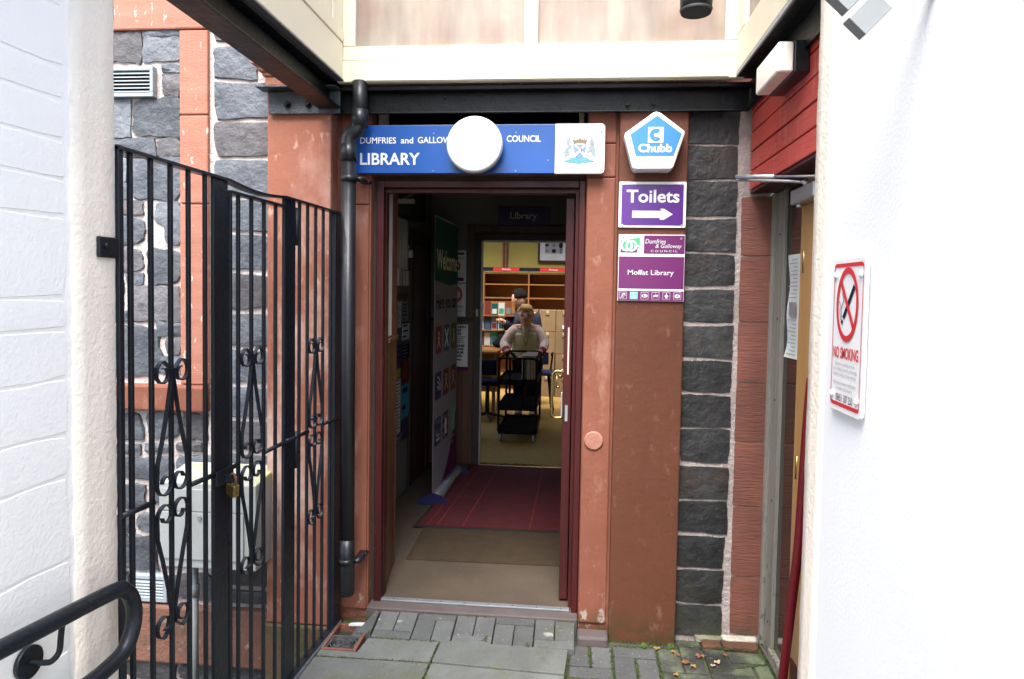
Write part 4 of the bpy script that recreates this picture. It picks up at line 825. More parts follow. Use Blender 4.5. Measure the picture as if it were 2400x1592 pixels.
for i in range(6):
    x = .210 + i * .0485; o = obj('pictogram', MB().flat([(x - .0168, 1.505), (x + .0168, 1.505), (x + .0168, 1.5375), (x - .0168, 1.5375)], -.0618), 'ltrwhite', cs)
    obj('pictogram_ground', MB().flat([(x - .0155, 1.5063), (x + .0155, 1.5063), (x + .0155, 1.5362), (x - .0155, 1.5362)], -.0622), 'icon_blue' if i == 1 else 'plum', o)
    g = MB(); y_ = -.0627; z_ = 1.521
    if i == 0: g.ring(x + .002, z_ + .002, .0085, .006, y_, 20, -40, 200).strip([(x - .011, z_ - .011), (x + .010, z_ + .011)], .0025, y_ - .0002).strip([(x + .004, z_ - .006), (x - .002, z_ - .010)], .0025, y_)
    if i == 1: g.disc(x - .002, z_ + .010, .0025, y_, 12).strip([(x - .002, z_ + .007), (x - .001, z_ - .001), (x + .006, z_ - .001), (x + .009, z_ - .009)], .0025, y_).ring(x - .001, z_ - .005, .008, .0058, y_ - .0002, 20, 130, 340)
    if i == 2: g.ring(x, z_, .008, .0055, y_, 24, ax=1.6).disc(x, z_, .0035, y_ - .0002, 12).strip([(x, z_ + .008), (x + .009, z_ - .006)], .0028, y_ - .0004)
    if i == 3: g.flat([(x - .011, z_), (x - .006, z_ + .004), (x + .007, z_ + .003), (x + .011, z_ + .007), (x + .012, z_ + .002), (x + .008, z_ - .001), (x + .010, z_ - .008), (x + .005, z_ - .003), (x - .005, z_ - .003), (x - .010, z_ - .008), (x - .008, z_ - .001)], y_).strip([(x + .003, z_ + .003), (x + .0, z_ + .010)], .0018, y_ - .0002)
    if i == 4: g.disc(x, z_ + .009, .003, y_, 12).flat([(x - .004, z_ + .005), (x + .004, z_ + .005), (x + .010, z_ - .001), (x + .008, z_ - .003), (x + .0045, z_), (x + .0045, z_ - .011), (x - .0045, z_ - .011), (x - .0045, z_), (x - .008, z_ - .003), (x - .010, z_ - .001)], y_)
    if i == 5: g.disc(x, z_, .0125, y_, 24, .009)
    obj('pictogram_figure', g, 'ltrwhite', o)
    if i == 5: obj('pictogram_mark', MB().strip([(x - .007, z_), (x, z_ - .003), (x + .007, z_)], .002, -.0632).disc(x, z_ + .003, .003, -.0632, 10), 'plum', o)
for x, z in ((.205, 1.784), (.463, 1.780), (.198, 1.538), (.463, 1.538)): obj('screw', MB().tube([(x, -.060, z), (x, -.064, z)], .005, 10), 'boxgrey', cs)

# no smoking sign on the right wall, facing the passage (local x runs toward the camera)
ns = thing('no_smoking_sign', 'red bordered no smoking sign on the white rendered wall', 'sign', (.576, -1.70, 1.282), -90)
H, Wd = .330, .168
obj('panel', MB().poly(rrect(-Wd / 2, Wd / 2, 0, H, .014)[::-1], -.006, .002), 'signwhite', ns, .0015, local=True)
mb = MB(); o1 = rrect(-Wd / 2 + .007, Wd / 2 - .007, .013, H - .010, .010); o2 = rrect(-Wd / 2 + .0095, Wd / 2 - .0095, .021, H - .018, .006); n = len(o1)
mb.add([(x, -.0070, z) for x, z in o1] + [(x, -.0070, z) for x, z in o2], [(i, (i + 1) % n, n + (i + 1) % n, n + i) for i in range(n)])
obj('red_border', mb, 'signred', ns, local=True)
cz_ = .232
mb = MB(); n = 48; vs = []
for i in range(n):
    t = 2 * PI * i / n
    vs += [(.058 * math.cos(t), -.0080, cz_ + .079 * math.sin(t)), (.0475 * math.cos(t), -.0080, cz_ + .066 * math.sin(t))]
mb.add(vs, [(2 * i, 2 * ((i + 1) % n), 2 * ((i + 1) % n) + 1, 2 * i + 1) for i in range(n)]); mb.strip([(-.034, cz_ + .048), (.036, cz_ - .046)], .011, -.0083)
obj('prohibition_ring', mb, 'signred', ns, local=True)
obj('cigarette', MB().strip([(-.019, cz_ - .029), (.035, cz_ + .039)], .012, -.0075).strip([(-.023, cz_ - .034), (-.028, cz_ - .041)], .010, -.0075), 'signblack', ns, local=True)
obj('smoke_wisp', MB().strip([tuple(p)[:2] for p in smooth_path([(-.026, cz_ - .030, 0), (-.032, cz_ - .012, 0), (-.027, cz_ - .003, 0), (-.020, cz_ + .010, 0), (-.026, cz_ + .022, 0), (-.026, cz_ + .030, 0)], 4)], .0022, -.0076)
    .strip([tuple(p)[:2] for p in smooth_path([(-.031, cz_ - .034, 0), (-.039, cz_ - .014, 0), (-.036, cz_ - .002, 0), (-.044, cz_ + .006, 0)], 4)], .0018, -.0076), 'signblack', ns, local=True)
text('NO SMOKING', -.068, .066, .116, .141, -.0075, 'signred', ns, .02, local=True)
text('These are no smoking premises.\nIt is an offence to smoke or knowingly\nto permit smoking in these premises.', -.066, .062, .076, .108, -.0075, 'greyprint', ns, .0, local=True)
text('If you observe someone smoking here,\na complaint may be made to', -.062, .058, .046, .068, -.0075, 'greyprint', ns, .0, local=True)
text('08451 307 250', -.046, .044, .024, .040, -.0075, 'signblack', ns, .0, local=True)
for x, z in ((-.067, H - .035), (.066, H - .035), (-.067, .036), (.066, .036)): obj('screw_cap', MB().tube([(x, -.006, z), (x, -.010, z), (x, -.012, z)], [.0075, .0065, .003], 16), 'signwhite', ns, local=True)

# ---------------------------------------------------------------- lobby
struct('lobby_floor', MB().box(-1.30, .06, .066, 2.78, -.2, .0), 'lino')
coir = tag(obj('coir_mat', MB().hull([(-.932, .54), (-.008, .56), (-.008, 1.30), (-.96, 1.30)], .0005, .006), 'coir'), 'worn brown coir matting just inside the doorway', 'mat')
rm = thing('striped_mat', 'burgundy entrance mat with thin red stripes in the lobby', 'mat', (-.5, 1.8, .006))
obj('mat_edge', MB().hull([(-1.02, 1.055), (-.014, 1.075), (-.03, 2.66), (-.90, 2.665)], .0062, .012), 'rubber', rm)
obj('mat_pile', MB().hull([(-1.0, 1.075), (-.035, 1.09), (-.05, 2.645), (-.885, 2.65)], .0125, .016), 'mat_red', rm)
for xa_, xb_ in ((-.93, -.85), (-.865, -.79), (-.70, -.64), (-.27, -.255), (-.06, -.07)):
    obj('stripe', MB().add([(xa_ - .004, 1.09, .0165), (xa_ + .004, 1.09, .0165), (xb_ + .004, 2.645, .0165), (xb_ - .004, 2.645, .0165)], [(0, 1, 2, 3)]), 'mat_line', rm)
lwall = struct('lobby_wall', MB().box(-1.34, -1.28, .50, 2.78, -.05, 2.9).box(-1.34, -.995, .47, .50, -.05, 2.9).box(.06, .12, .12, 2.78, -.05, 2.9)
               .box(-1.28, -.885, 2.72, 2.80, -.05, 2.9).box(-.885, .06, 2.72, 2.80, 2.03, 2.9).box(-.03, .06, 2.72, 2.80, -.05, 2.03), 'plaster')
struct('lobby_ceiling', MB().box(-1.34, .12, .12, 2.80, 2.9, 2.98), 'plaster')
# lining of the thick wall beside the door
obj('lining', MB().hull([(-.950, .121), (-.998, .47), (-1.10, .47), (-1.10, .121)], 0, 2.9), 'plaster', lwall)
for a0, a1 in ((.125, .24), (.245, .36), (.365, .465)):
    f = lambda y: -.950 - (y - .121) * .1375
    obj('board', MB().hull([(f(a0) + .014, a0), (f(a1) + .014, a1), (f(a1), a1), (f(a0), a0)], .001, 1.26), 'wood_brown', lwall, .003)
obj('rail_cap', MB().hull([(-.92, .125), (-.968, .47), (-1.0, .47), (-.95, .125)], 1.262, 1.285), 'wood_brown', lwall, .003)
obj('white_edge', MB().poly(rrect(-.962, -.938, 1.29, 2.2, .008), .128, .215), 'signwhite_old', lwall)
# end wall boarding
for i in range(4):
    obj('board', MB().box(-1.278 + i * .098, -1.184 + i * .098, 2.700, 2.719, 0, 1.265), 'wood_brown', lwall, .004)
obj('rail_cap', MB().box(-1.28, -.892, 2.690, 2.719, 1.266, 1.295), 'wood_dark', lwall, .003)
idf = thing('inner_door_frame', 'dark wood frame of the inner library doorway with pale metal edge', 'door frame', (-.45, 2.7, 0))
obj('frame', MB().box(-.888, -.825, 2.66, 2.80, 0, 1.97).box(-.888, .02, 2.66, 2.80, 1.971, 2.03).box(-.04, .02, 2.66, 2.80, 0, 1.97), 'wood_dark', idf, .004)
obj('architrave', MB().box(-.955, -.889, 2.685, 2.7195, 1.296, 2.10).box(-.889, .05, 2.685, 2.7195, 2.032, 2.10), 'wood_brown', idf, .004)
obj('metal_edge', MB().box(-.8245, -.812, 2.655, 2.70, 0, 1.962).box(-.812, -.04, 2.655, 2.70, 1.955, 1.970), 'alu', idf)
obj('threshold_strip', MB().box(-.82, -.03, 2.665, 2.73, .001, .014), 'brass', idf, .003)
# dark door on the left wall
ld_ = thing('side_door', 'dark varnished wooden door on the left lobby wall', 'door', (-1.27, 2.2, 0))
obj('door_leaf', MB().box(-1.279, -1.262, 2.02, 2.50, .01, 1.92), mat('dark_red_varnish', (.075, .022, .012), (.05, .015, .01), 4, .4, st=(2, 2, .3)), ld_, .004)
obj('door_frame', MB().box(-1.279, -1.255, 1.92, 2.018, 0, 2.0).box(-1.279, -1.255, 2.502, 2.60, 0, 2.0).box(-1.279, -1.255, 2.018, 2.502, 1.922, 2.0), 'wood_dark', ld_, .004)
# electric gear on left wall
eb = thing('black_wall_box', 'black box mounted high on the left lobby wall', 'wall box', (-1.2, 1.8, 2.03))
obj('case', MB().box(-1.279, -1.16, 1.50, 1.98, 2.05, 2.55), 'rubber', eb, .01)
obj('cable_loop', MB().tube(smooth_path([(-1.15, 1.42, 2.5), (-1.13, 1.46, 2.40), (-1.12, 1.50, 2.30), (-1.14, 1.48, 2.20), (-1.2, 1.44, 2.16)]), .006, 8), 'alu', eb)
obj('shelf_bracket', MB().hull([(-1.279, 1.38), (-1.12, 1.40), (-1.12, 1.44), (-1.279, 1.42)], 2.12, 2.15), 'trunk', eb)
cdn = thing('cable_trunking', 'four cream conduits running down to switches on the left lobby wall', 'conduit', (-1.27, 1.6, 1.5))
for i, y in enumerate((1.52, 1.60, 1.68, 1.76)):
    obj('conduit', MB().tube([(-1.262, y, 2.04), (-1.262, y + .004 * i, 1.68)], .014, 10), 'trunk', cdn)
    if i % 2: obj('coupler', MB().tube([(-1.262, y, 1.84), (-1.262, y, 1.78)], .02, 10), 'trunk', cdn)
obj('switch_box', MB().box(-1.279, -1.235, 1.47, 1.56, 1.56, 1.68), 'signwhite_old', cdn, .004)
for y in (1.60, 1.68, 1.76): obj('switch_box', MB().box(-1.279, -1.24, y - .03, y + .03, 1.56, 1.67), 'trunk', cdn, .004)
obj('bell', MB().tube([(-1.279, 1.84, 1.80), (-1.23, 1.84, 1.80)], .03, 16).box(-1.279, -1.25, 1.78, 1.82, 1.77, 1.86), 'signwhite_old', cdn)
nb = thing('notice_board', 'narrow wooden notice board crowded with leaflets on the left lobby wall', 'notice board', (-1.27, 1.7, .5))
obj('board', MB().box(-1.279, -1.262, 1.46, 1.93, .42, 1.50), 'wood_brown', nb, .004)
def note(y0, y1, z0, z1, m, label, lines=0, cat='poster'):
    t = thing('leaflet', label, cat, (-1.258, y0, z0), 90, 'leaflets pinned in the lobby')
    w_, h_ = y1 - y0, z1 - z0
    obj('sheet', MB().box(0, w_, -.0015, 0, 0, h_), m, t, local=True)
    if lines:
        mb = MB()
        for i in range(lines): mb.flat([(.1 * w_, h_ * (i + .5) / lines), (w_ * (.55 + .35 * ((i * 37) % 10) / 10), h_ * (i + .5) / lines), (w_ * (.55 + .35 * ((i * 37) % 10) / 10), h_ * (i + .78) / lines), (.1 * w_, h_ * (i + .78) / lines)], -.0022)
        obj('print', mb, 'signblack' if m != 'signblack' else 'greyprint', t, local=True)
    return t
note(1.47, 1.63, 1.26, 1.45, 'paper', 'white list sheet at the top of the notice board', 12)
note(1.65, 1.83, 1.30, 1.46, 'boxgrey', 'grey leaflet beside the top list sheet', 6)
note(1.66, 1.88, 1.16, 1.28, 'paper', 'small white card under the grey leaflet', 3)
note(1.47, 1.64, 1.16, 1.24, 'b_blue', 'blue leaflet strip under the list sheet')
note(1.66, 1.88, 1.02, 1.14, 'signblack', 'black poster in the middle of the notice board', 5)
note(1.47, 1.64, .98, 1.14, 'b_navy', 'navy leaflet left of the black poster', 4)
note(1.70, 1.90, .86, 1.0, 'b_red', 'red and brown picture leaflet above the cyan sheet')
note(1.47, 1.62, .90, .965, 'ypaper', 'yellow slip above the long white timetable')
note(1.47, 1.63, .50, .89, 'paper', 'long white timetable sheet low on the notice board', 16)
note(1.66, 1.88, .58, .83, 'cyan', 'bright cyan sheet low on the notice board', 2)
note(1.52, 1.65, .43, .49, 'boxgrey', 'small grey slip at the foot of the notice board', 2)
note(1.67, 1.84, .44, .56, 'b_navy', 'dark leaflet under the cyan sheet')
# welcome banner
bn = thing('welcome_banner', 'tall roll-up welcome banner standing on a navy base in the lobby', 'banner', (-1.0, 1.55, 0), 88.3)
LB = .80; HB = 2.055
obj('fabric', MB().box(0, LB, -.002, .0, .055, HB), 'banner', bn, local=True)
obj('teal_field', MB().flat([(.004, 1.60), (.25, 1.585), (.5, 1.57), (LB - .004, 1.585), (LB - .004, HB - .002), (.004, HB - .002)], -.0032), 'teal', bn, local=True)
text('Welcome', .05, .76, 1.68, 1.83, -.0042, 'ltrwhite', bn, .02, local=True)
text('Here you can', .05, .74, 1.36, 1.50, -.0042, 'signblack', bn, .02, local=True)
cols_ = [['b_pink', 'b_blue', 'b_lime'], ['b_navy', 'b_red', 'b_orange'], ['b_navy', 'b_plum', 'green']]
caps = [['read and\nrelax', 'get a\nlibrary\ncard', 'find out\nmore'], ['use the\nwifi', 'ask for\nhelp', 'meet and\nchat'], ['search the\ncatalogue', 'borrow\nbooks', 'print and\nscan']]
for r_ in range(3):
    for c_ in range(3):
        x0 = .04 + c_ * .26; z0 = 1.07 - r_ * .335
        o = obj('picture_tile', MB().flat(rrect(x0, x0 + .20, z0, z0 + .20, .02), -.0035), cols_[r_][c_], bn, local=True)
        g = MB(); xc, zc_ = x0 + .10, z0 + .10
        if (r_, c_) == (0, 1): g.strip([(xc - .06, zc_ - .07), (xc + .06, zc_ + .07)], .03, -.0045).strip([(xc + .06, zc_ - .07), (xc - .06, zc_ + .07)], .03, -.0047)
        elif (r_, c_) == (1, 0):
            for k in range(3): g.ring(xc - .03, zc_ - .04, .04 + .035 * k, .028 + .035 * k, -.0045, 16, 0, 90)
        elif (r_, c_) == (2, 2): g.strip([(xc - .05, zc_ - .07), (xc + .03, zc_ + .02), (xc + .05, zc_ + .07)], .022, -.0045)
        elif (r_, c_) == (2, 1): g.flat([(xc - .04, zc_ - .07), (xc + .04, zc_ - .07), (xc + .04, zc_ + .05), (xc - .04, zc_ + .05)], -.0045)
        elif (r_, c_) == (2, 0): g.strip([(xc - .05, zc_ - .06), (xc + .05, zc_ - .06)], .02, -.0045).strip([(xc - .05, zc_ - .03), (xc + .05, zc_ - .03)], .012, -.0045)
        else: g.ring(xc, zc_ + .03, .03, .02, -.0045, 16).strip([(xc - .05, zc_ - .06), (xc, zc_), (xc + .05, zc_ - .06)], .012, -.0045)
        obj('tile_icon', g, 'ltrwhite', o, local=True)
        text(caps[r_][c_], x0 + .02, x0 + .18, z0 - .10, z0 - .02, -.0042, 'greyprint', bn, .01, 'caption', local=True)
text('If you have any questions,\nask a member of staff who\nwill be happy to help', .06, .70, .40, .60, -.0042, 'greyprint', bn, .01, local=True)
sw = [(.10, .06)] + [(.10 + .70 * t, .06 + .52 * t ** 2.2) for t in [i / 10 for i in range(1, 11)]]
obj('plum_swoosh', MB().flat(sw + [(LB - .001, .06)], -.0034), 'b_plum', bn, local=True)
obj('base_roller', MB().tube([(0.0, -.02, .040), (LB, -.02, .040)], .042, 20), 'alu', bn, local=True)
pts = [(-.11, .0), (-.09, .0), (.085, .0), (.115, .0), (.10, .035), (.06, .068), (0, .085), (-.06, .068), (-.10, .035)]
for xx in (-.02, LB):
    capm = MB(); capm.add([(xx, -.01 - p[0], p[1]) for p in pts] + [(xx + .02, -.01 - p[0], p[1]) for p in pts], [tuple(range(9)), tuple(range(17, 8, -1))] + [(i, (i + 1) % 9, (i + 1) % 9 + 9, i + 9) for i in range(9)]); obj('end_foot', capm, 'navyplastic', bn, local=True)
obj('top_bar', MB().tube([(0, -.001, HB), (LB, -.001, HB)], .008, 8), 'alu', bn, local=True)
# library plate and posters on end wall
lp = thing('small_library_plate', 'dark purple library plate above the inner doorway', 'sign', (-.46, 2.71, 2.08))
obj('plate', MB().box(-.690, -.237, 2.708, 2.7195, 2.086, 2.268), mat('deep_purple_plate', (.05, .02, .09), rough=.4), lp)
text('Library', -.585, -.350, 2.142, 2.215, 2.706, 'ltrwhite', lp, .02)
p1 = thing('zone_poster', 'upper white zone poster with red ring behind the banner', 'poster', (-1.05, 2.71, 1.6))
obj('sheet', MB().box(-1.17, -.966, 2.714, 2.7195, 1.60, 1.882), 'signwhite', p1)
obj('green_bar', MB().flat([(-1.15, 1.845), (-.985, 1.845), (-.985, 1.862), (-1.15, 1.862)], 2.7125), 'teal', p1); obj('plum_bar', MB().flat(rrect(-1.15, -.985, 1.615, 1.645, .006), 2.7125), 'plum', p1)
text('Quiet Zone', -1.15, -.99, 1.805, 1.825, 2.7125, 'signblack', p1, .01); obj('red_ring', MB().ring(-1.065, 1.745, .05, .038, 2.7125, 32).strip([(-1.10, 1.775), (-1.03, 1.715)], .01, 2.7122), 'signred', p1)
text('Please keep this\narea quiet', -1.15, -.99, 1.655, 1.685, 2.7125, 'greyprint', p1)
p2 = thing('lobby_smoking_poster', 'lower no smoking poster with red ring behind the banner', 'poster', (-1.05, 2.71, 1.3))
obj('sheet', MB().box(-1.19, -.966, 2.714, 2.7195, 1.305, 1.592), 'signwhite', p2)
obj('red_ring', MB().ring(-1.075, 1.498, .080, .062, 2.7125, 36).strip([(-1.125, 1.545), (-1.025, 1.45)], .014, 2.7122), 'signred', p2)
obj('cigarette', MB().strip([(-1.12, 1.475), (-1.04, 1.52)], .012, 2.713).ring(-1.04, 1.53, .014, .010, 2.713, 14, -60, 180), 'signblack', p2)
text('NO SMOKING', -1.16, -.985, 1.380, 1.402, 2.7125, 'signred', p2, .02); text('It is against the law\nto smoke in these\npremises', -1.15, -.99, 1.325, 1.37, 2.7125, 'greyprint', p2)
p3 = thing('parking_poster', 'white poster asking visitors to move their car, on the boarded dado', 'poster', (-1.0, 2.69, .86))
obj('sheet', MB().box(-1.14, -.938, 2.690, 2.6985, .865, 1.236), 'signwhite', p3); obj('foot_strip', MB().box(-1.14, -.932, 2.688, 2.6985, .832, .864), 'b_plum', p3)
text('PEOPLE NEED\nBADGE\nSPACES', -1.13, -.955, 1.145, 1.225, 2.6885, 'signblack', p3, .04)
text('If you have\nparked\nwithout\nthinking,', -1.09, -.955, 1.07, 1.135, 2.6885, 'signblack', p3, .02)
text('PLEASE\nMOVE\nYOUR\nCAR', -1.08, -.965, .95, 1.06, 2.6885, 'signblack', p3, .05)
obj('red_mark', MB().flat([(-1.04, .92), (-.99, .92), (-.99, .932), (-1.04, .932)], 2.6885), 'signred', p3)
ph = thing('entry_handset', 'small white entry phone beside the inner doorway', 'phone', (-.87, 2.66, 1.3))
obj('handset', MB().poly(rrect(-.862, -.842, 1.31, 1.375, .008), 2.63, 2.659), 'signwhite_old', ph)
# open outer door leaf
od = thing('open_front_door', 'dark red front door folded back inside the right of the doorway', 'door', (-.03, .5, 0))
obj('door_leaf', MB().box(-.058, -.016, .13, .98, .012, 1.985), 'door_red', od, .004)
obj('lock_plate', MB().box(-.045, -.032, .1265, .1295, .90, .98), 'alu', od)
obj('latch', MB().box(-.066, -.0585, .135, .16, .92, 1.04), 'chrome', od, .002)
obj('pull_handle', MB().tube(smooth_path([(-.060, .20, 1.135), (-.092, .20, 1.137), (-.108, .20, 1.125), (-.112, .20, 1.10), (-.112, .20, .945), (-.108, .20, .915), (-.092, .20, .903), (-.060, .20, .905)]), .0072, 12), 'brass', od)
obj('key_turn', MB().tube([(-.060, .18, 1.115), (-.085, .18, 1.115)], .006, 8).box(-.092, -.086, .17, .19, 1.06, 1.118).box(-.092, -.075, .176, .184, 1.055, 1.065), 'brass', od)
tag(obj('door_label', MB().box(-.038, -.030, .1275, .1295, 1.13, 1.36), 'trunk'), 'narrow white label strip on the edge of the open front door', 'label')

# ---------------------------------------------------------------- library room
struct('room_floor', MB().box(-5, 2.6, 2.80, 8.2, -.2, .0), 'carpet')
struct('room_wall', MB().box(-5, 2.6, 7.65, 7.8, 0, 3.6).box(-5.1, -5, 2.8, 7.8, 0, 1.0).box(-5.1, -5, 2.8, 7.8, 3.0, 3.6).box(2.6, 2.7, 2.8, 7.8, 0, 3.6).box(-5, -1.34, 2.70, 2.80, 0, 3.6).box(.12, 2.6, 2.70, 2.80, 0, 3.6), 'yellow')  # open band in the unseen left side wall, added to admit daylight
struct('room_ceiling', MB().box(-5.1, 2.7, 2.8, 4.0, 3.6, 3.7).box(-5.1, 2.7, 6.1, 7.8, 3.6, 3.7).box(-5.1, -2.4, 4.0, 6.1, 3.6, 3.7).box(1.0, 2.7, 4.0, 6.1, 3.6, 3.7).box(-1.34, .12, 2.70, 2.8, 2.9, 3.7), 'plaster')  # unseen opening left in the middle, added to light the room from above
md = thing('wall_moulding', 'ribbed brown timber strip on the mustard library wall', 'moulding', (-1.14, 7.62, 1.9))
for i in range(4): obj('rib', MB().box(-1.190 + i * .024, -1.170 + i * .024, 7.61, 7.649, 1.88, 3.4), 'wood_brown' if i % 2 else 'pine', md)
pf = thing('framed_picture', 'dark framed black and white print on the mustard library wall', 'picture', (-.37, 7.62, 2.0))
obj('picture_frame', MB().box(-.62, -.12, 7.60, 7.649, 2.00, 2.03).box(-.62, -.12, 7.60, 7.649, 2.50, 2.53).box(-.62, -.59, 7.60, 7.649, 2.031, 2.499).box(-.15, -.12, 7.60, 7.649, 2.031, 2.499), 'wood_dark', pf)
obj('mount', MB().box(-.589, -.151, 7.62, 7.648, 2.031, 2.499), 'signwhite_old', pf)
obj('print', MB().flat([(-.51, 2.14), (-.23, 2.14), (-.23, 2.42), (-.51, 2.42)], 7.6185), 'greyprint', pf)
for i in range(9): obj('print_mark', MB().disc(-.48 + (i % 3) * .11, 2.18 + (i // 3) * .09, .022 + .012 * (i % 2), 7.617, 9, .02 + .014 * (i % 3)), 'signblack' if i % 2 else 'crest_line', pf)
bs = thing('bookshelves', 'long empty orange wood bookshelves with black header along the library back wall', 'bookshelf', (-.75, 7.4, 0))
obj('back_panel', MB().box(-2.2, .4, 7.56, 7.58, 0, 1.82), 'pine', bs)
for z in (.25, .60, .95, 1.235, 1.44, 1.65, 1.82): obj('shelf', MB().box(-2.2, .4, 7.30, 7.558, z - .02, z), 'pine', bs)
for x in (-2.2, -1.44, -.745, -.05): obj('upright', MB().box(x, x + .02, 7.29, 7.299, 0, 1.84).box(x, x + .02, 7.2995, 7.559, 0, 1.798), 'pine', bs)
obj('header', MB().box(-2.2, .4, 7.27, 7.29, 1.845, 1.90), 'signblack', bs)
for x0 in (-1.285, -.563):
    o = obj('section_label', MB().box(x0, x0 + .40, 7.262, 7.2695, 1.847, 1.896), 'signred', bs); text('Fiction', x0 + .14, x0 + .27, 1.858, 1.884, 7.26, 'ltrwhite', o, .02)
def carton(x0, x1, z0, z1, y0, label):
    t = thing('cardboard_box', label, 'box', ((x0 + x1) / 2, y0, z0), 0, 'cardboard boxes stacked in the library')
    obj('carton', MB().box(x0, x1, y0, y0 + .4, z0, z1), 'card', t, .006)
    xm, zm = (x0 + x1) / 2, z0 + (z1 - z0) * .74
    obj('hand_hole', MB().flat(rrect(xm - .032, xm + .032, zm - .012, zm + .012, .011), y0 - .001), 'darkgap', t)
    obj('tape_strip', MB().box(xm - .02, xm + .02, y0 - .0015, y0 - .0005, z1 - .045, z1 - .001), 'tape', t)
    return t
lbl = {(0, 0): 'bottom cardboard box of the right-hand stack by the open door', (0, 1): 'second box up in the right-hand stack, with white label', (0, 2): 'third box up in the right-hand stack, with dark slot', (0, 3): 'top box of the right-hand stack with scrap of tape',
       (1, 0): 'bottom box of the middle stack behind the trolley', (1, 1): 'second box of the middle stack behind the books', (1, 2): 'third box of the middle stack beside the woman', (1, 3): 'top box of the middle stack beside the woman',
       (2, 2): 'third box of the stack behind the woman', (2, 3): 'top box of the stack behind the woman', (2, 0): 'bottom box of the stack behind the woman', (2, 1): 'second box of the stack behind the woman'}
for c_ in range(3):
    for k in range(4):
        x1 = -.045 - c_ * .252 + rnd.uniform(-.006, .006); t = carton(x1 - .245, x1, k * .318, (k + 1) * .318 - .004, 6.7 + rnd.uniform(0, .03) + .05 * c_, lbl[c_, k])
        if (c_, k) in ((0, 1), (0, 3)):
            for i in range(2): obj('white_label', MB().flat([(x1 - .15 + i * .08, k * .318 + .05), (x1 - .10 + i * .08, k * .318 + .05), (x1 - .10 + i * .08, k * .318 + .10), (x1 - .15 + i * .08, k * .318 + .10)], 6.695), 'signwhite', t)
# desk, book display, chairs
dk = thing('desk', 'light wood desk at the left of the inner doorway', 'desk', (-1.2, 5.1, 0))
obj('desk_top', MB().box(-1.9, -.93, 4.85, 5.5, .785, .812), 'pine', dk, .004)
for x in (-1.86, -.99): obj('leg', MB().box(x, x + .04, 4.9, 4.94, 0, .784).box(x, x + .04, 5.42, 5.46, 0, .784), 'pine', dk)
obj('modesty_panel', MB().box(-1.82, -.99, 5.40, 5.415, .25, .784), 'pine', dk)
ch = thing('blue_chair', 'dark blue office chair tucked under the desk', 'chair', (-1.02, 4.8, 0))
obj('seat', MB().box(-1.2, -.86, 4.62, 5.0, .43, .49), 'navyseat', ch, .02); obj('backrest', MB().box(-1.18, -.90, 4.58, 4.62, .56, .74), 'navyseat', ch, .02)
obj('stem', MB().tube([(-1.03, 4.8, .08), (-1.03, 4.8, .43)], .025, 10), 'rubber', ch)
for k in range(5): t = 2 * PI * k / 5; obj('foot', MB().tube([(-1.03, 4.8, .08), (-1.03 + .24 * math.cos(t), 4.8 + .24 * math.sin(t), .04)], .015, 8), 'rubber', ch)
rk = thing('book_display', 'three tier display rack of leaflets and books on the desk', 'display rack', (-1.05, 5.5, .81))
obj('rack_back', MB().box(-1.4, -.80, 5.72, 5.74, .813, 1.40), 'pine', rk)
for z in (.83, 1.03, 1.22): obj('tier', MB().box(-1.4, -.80, 5.52, 5.719, z - .012, z), 'pine', rk)
bc = ['b_red', 'paper', 'green', 'boxgrey', 'cyan', 'paper', 'b_blue', 'greyprint', 'paper', 'b_plum', 'b_blue', 'b_red', 'teal', 'paper', 'b_orange']
bl = ['red', 'white', 'green', 'grey', 'pale blue', 'white', 'blue', 'dark grey', 'white', 'plum', 'blue', 'red', 'teal', 'white', 'orange']
i = 0
tn = ['bottom', 'middle', 'top']; pn = ['first', 'second', 'third', 'fourth', 'fifth']
for ti, z in enumerate((.83, 1.03, 1.22)):
    for k in range(5):
        x = -1.27 + k * .09; h = .15 + .03 * ((i * 7) % 3) / 2
        b_ = thing('book', '%s covered book, %s from the wall on the %s display tier' % (bl[i], pn[k], tn[ti]), 'book', (x, 5.56, z), 0, 'books on the display rack')
        obj('cover', MB().box(x, x + .078, 5.56, 5.585, z + .001, z + h), bc[i], b_)
        obj('cover_picture', MB().flat([(x + .01, z + .02), (x + .068, z + .02), (x + .068, z + h * .55), (x + .01, z + h * .55)], 5.559), bc[(i + 4) % 15], b_)
        i += 1
bc2 = thing('tubular_chair', 'black tubular chair standing behind the trolley on the right', 'chair', (-.42, 5.4, 0))
for x, x2 in ((-.50, -.53), (-.33, -.27)):
    obj('leg', MB().tube([(x, 5.2, .50), (x2, 5.12, .0)], .012, 8), 'cartblack', bc2); obj('leg', MB().tube([(x, 5.5, .50), (x2, 5.6, .0)], .012, 8), 'cartblack', bc2)
obj('seat', MB().box(-.53, -.28, 5.15, 5.55, .50, .54), 'navyplastic', bc2, .015)
obj('armrest', MB().tube(smooth_path([(-.31, 5.5, .54), (-.29, 5.5, .73), (-.29, 5.46, .76), (-.29, 5.15, .76)]), .012, 8), 'cartblack', bc2)
obj('backrest', MB().box(-.51, -.34, 5.53, 5.56, .60, .76), 'navyseat', bc2, .015)

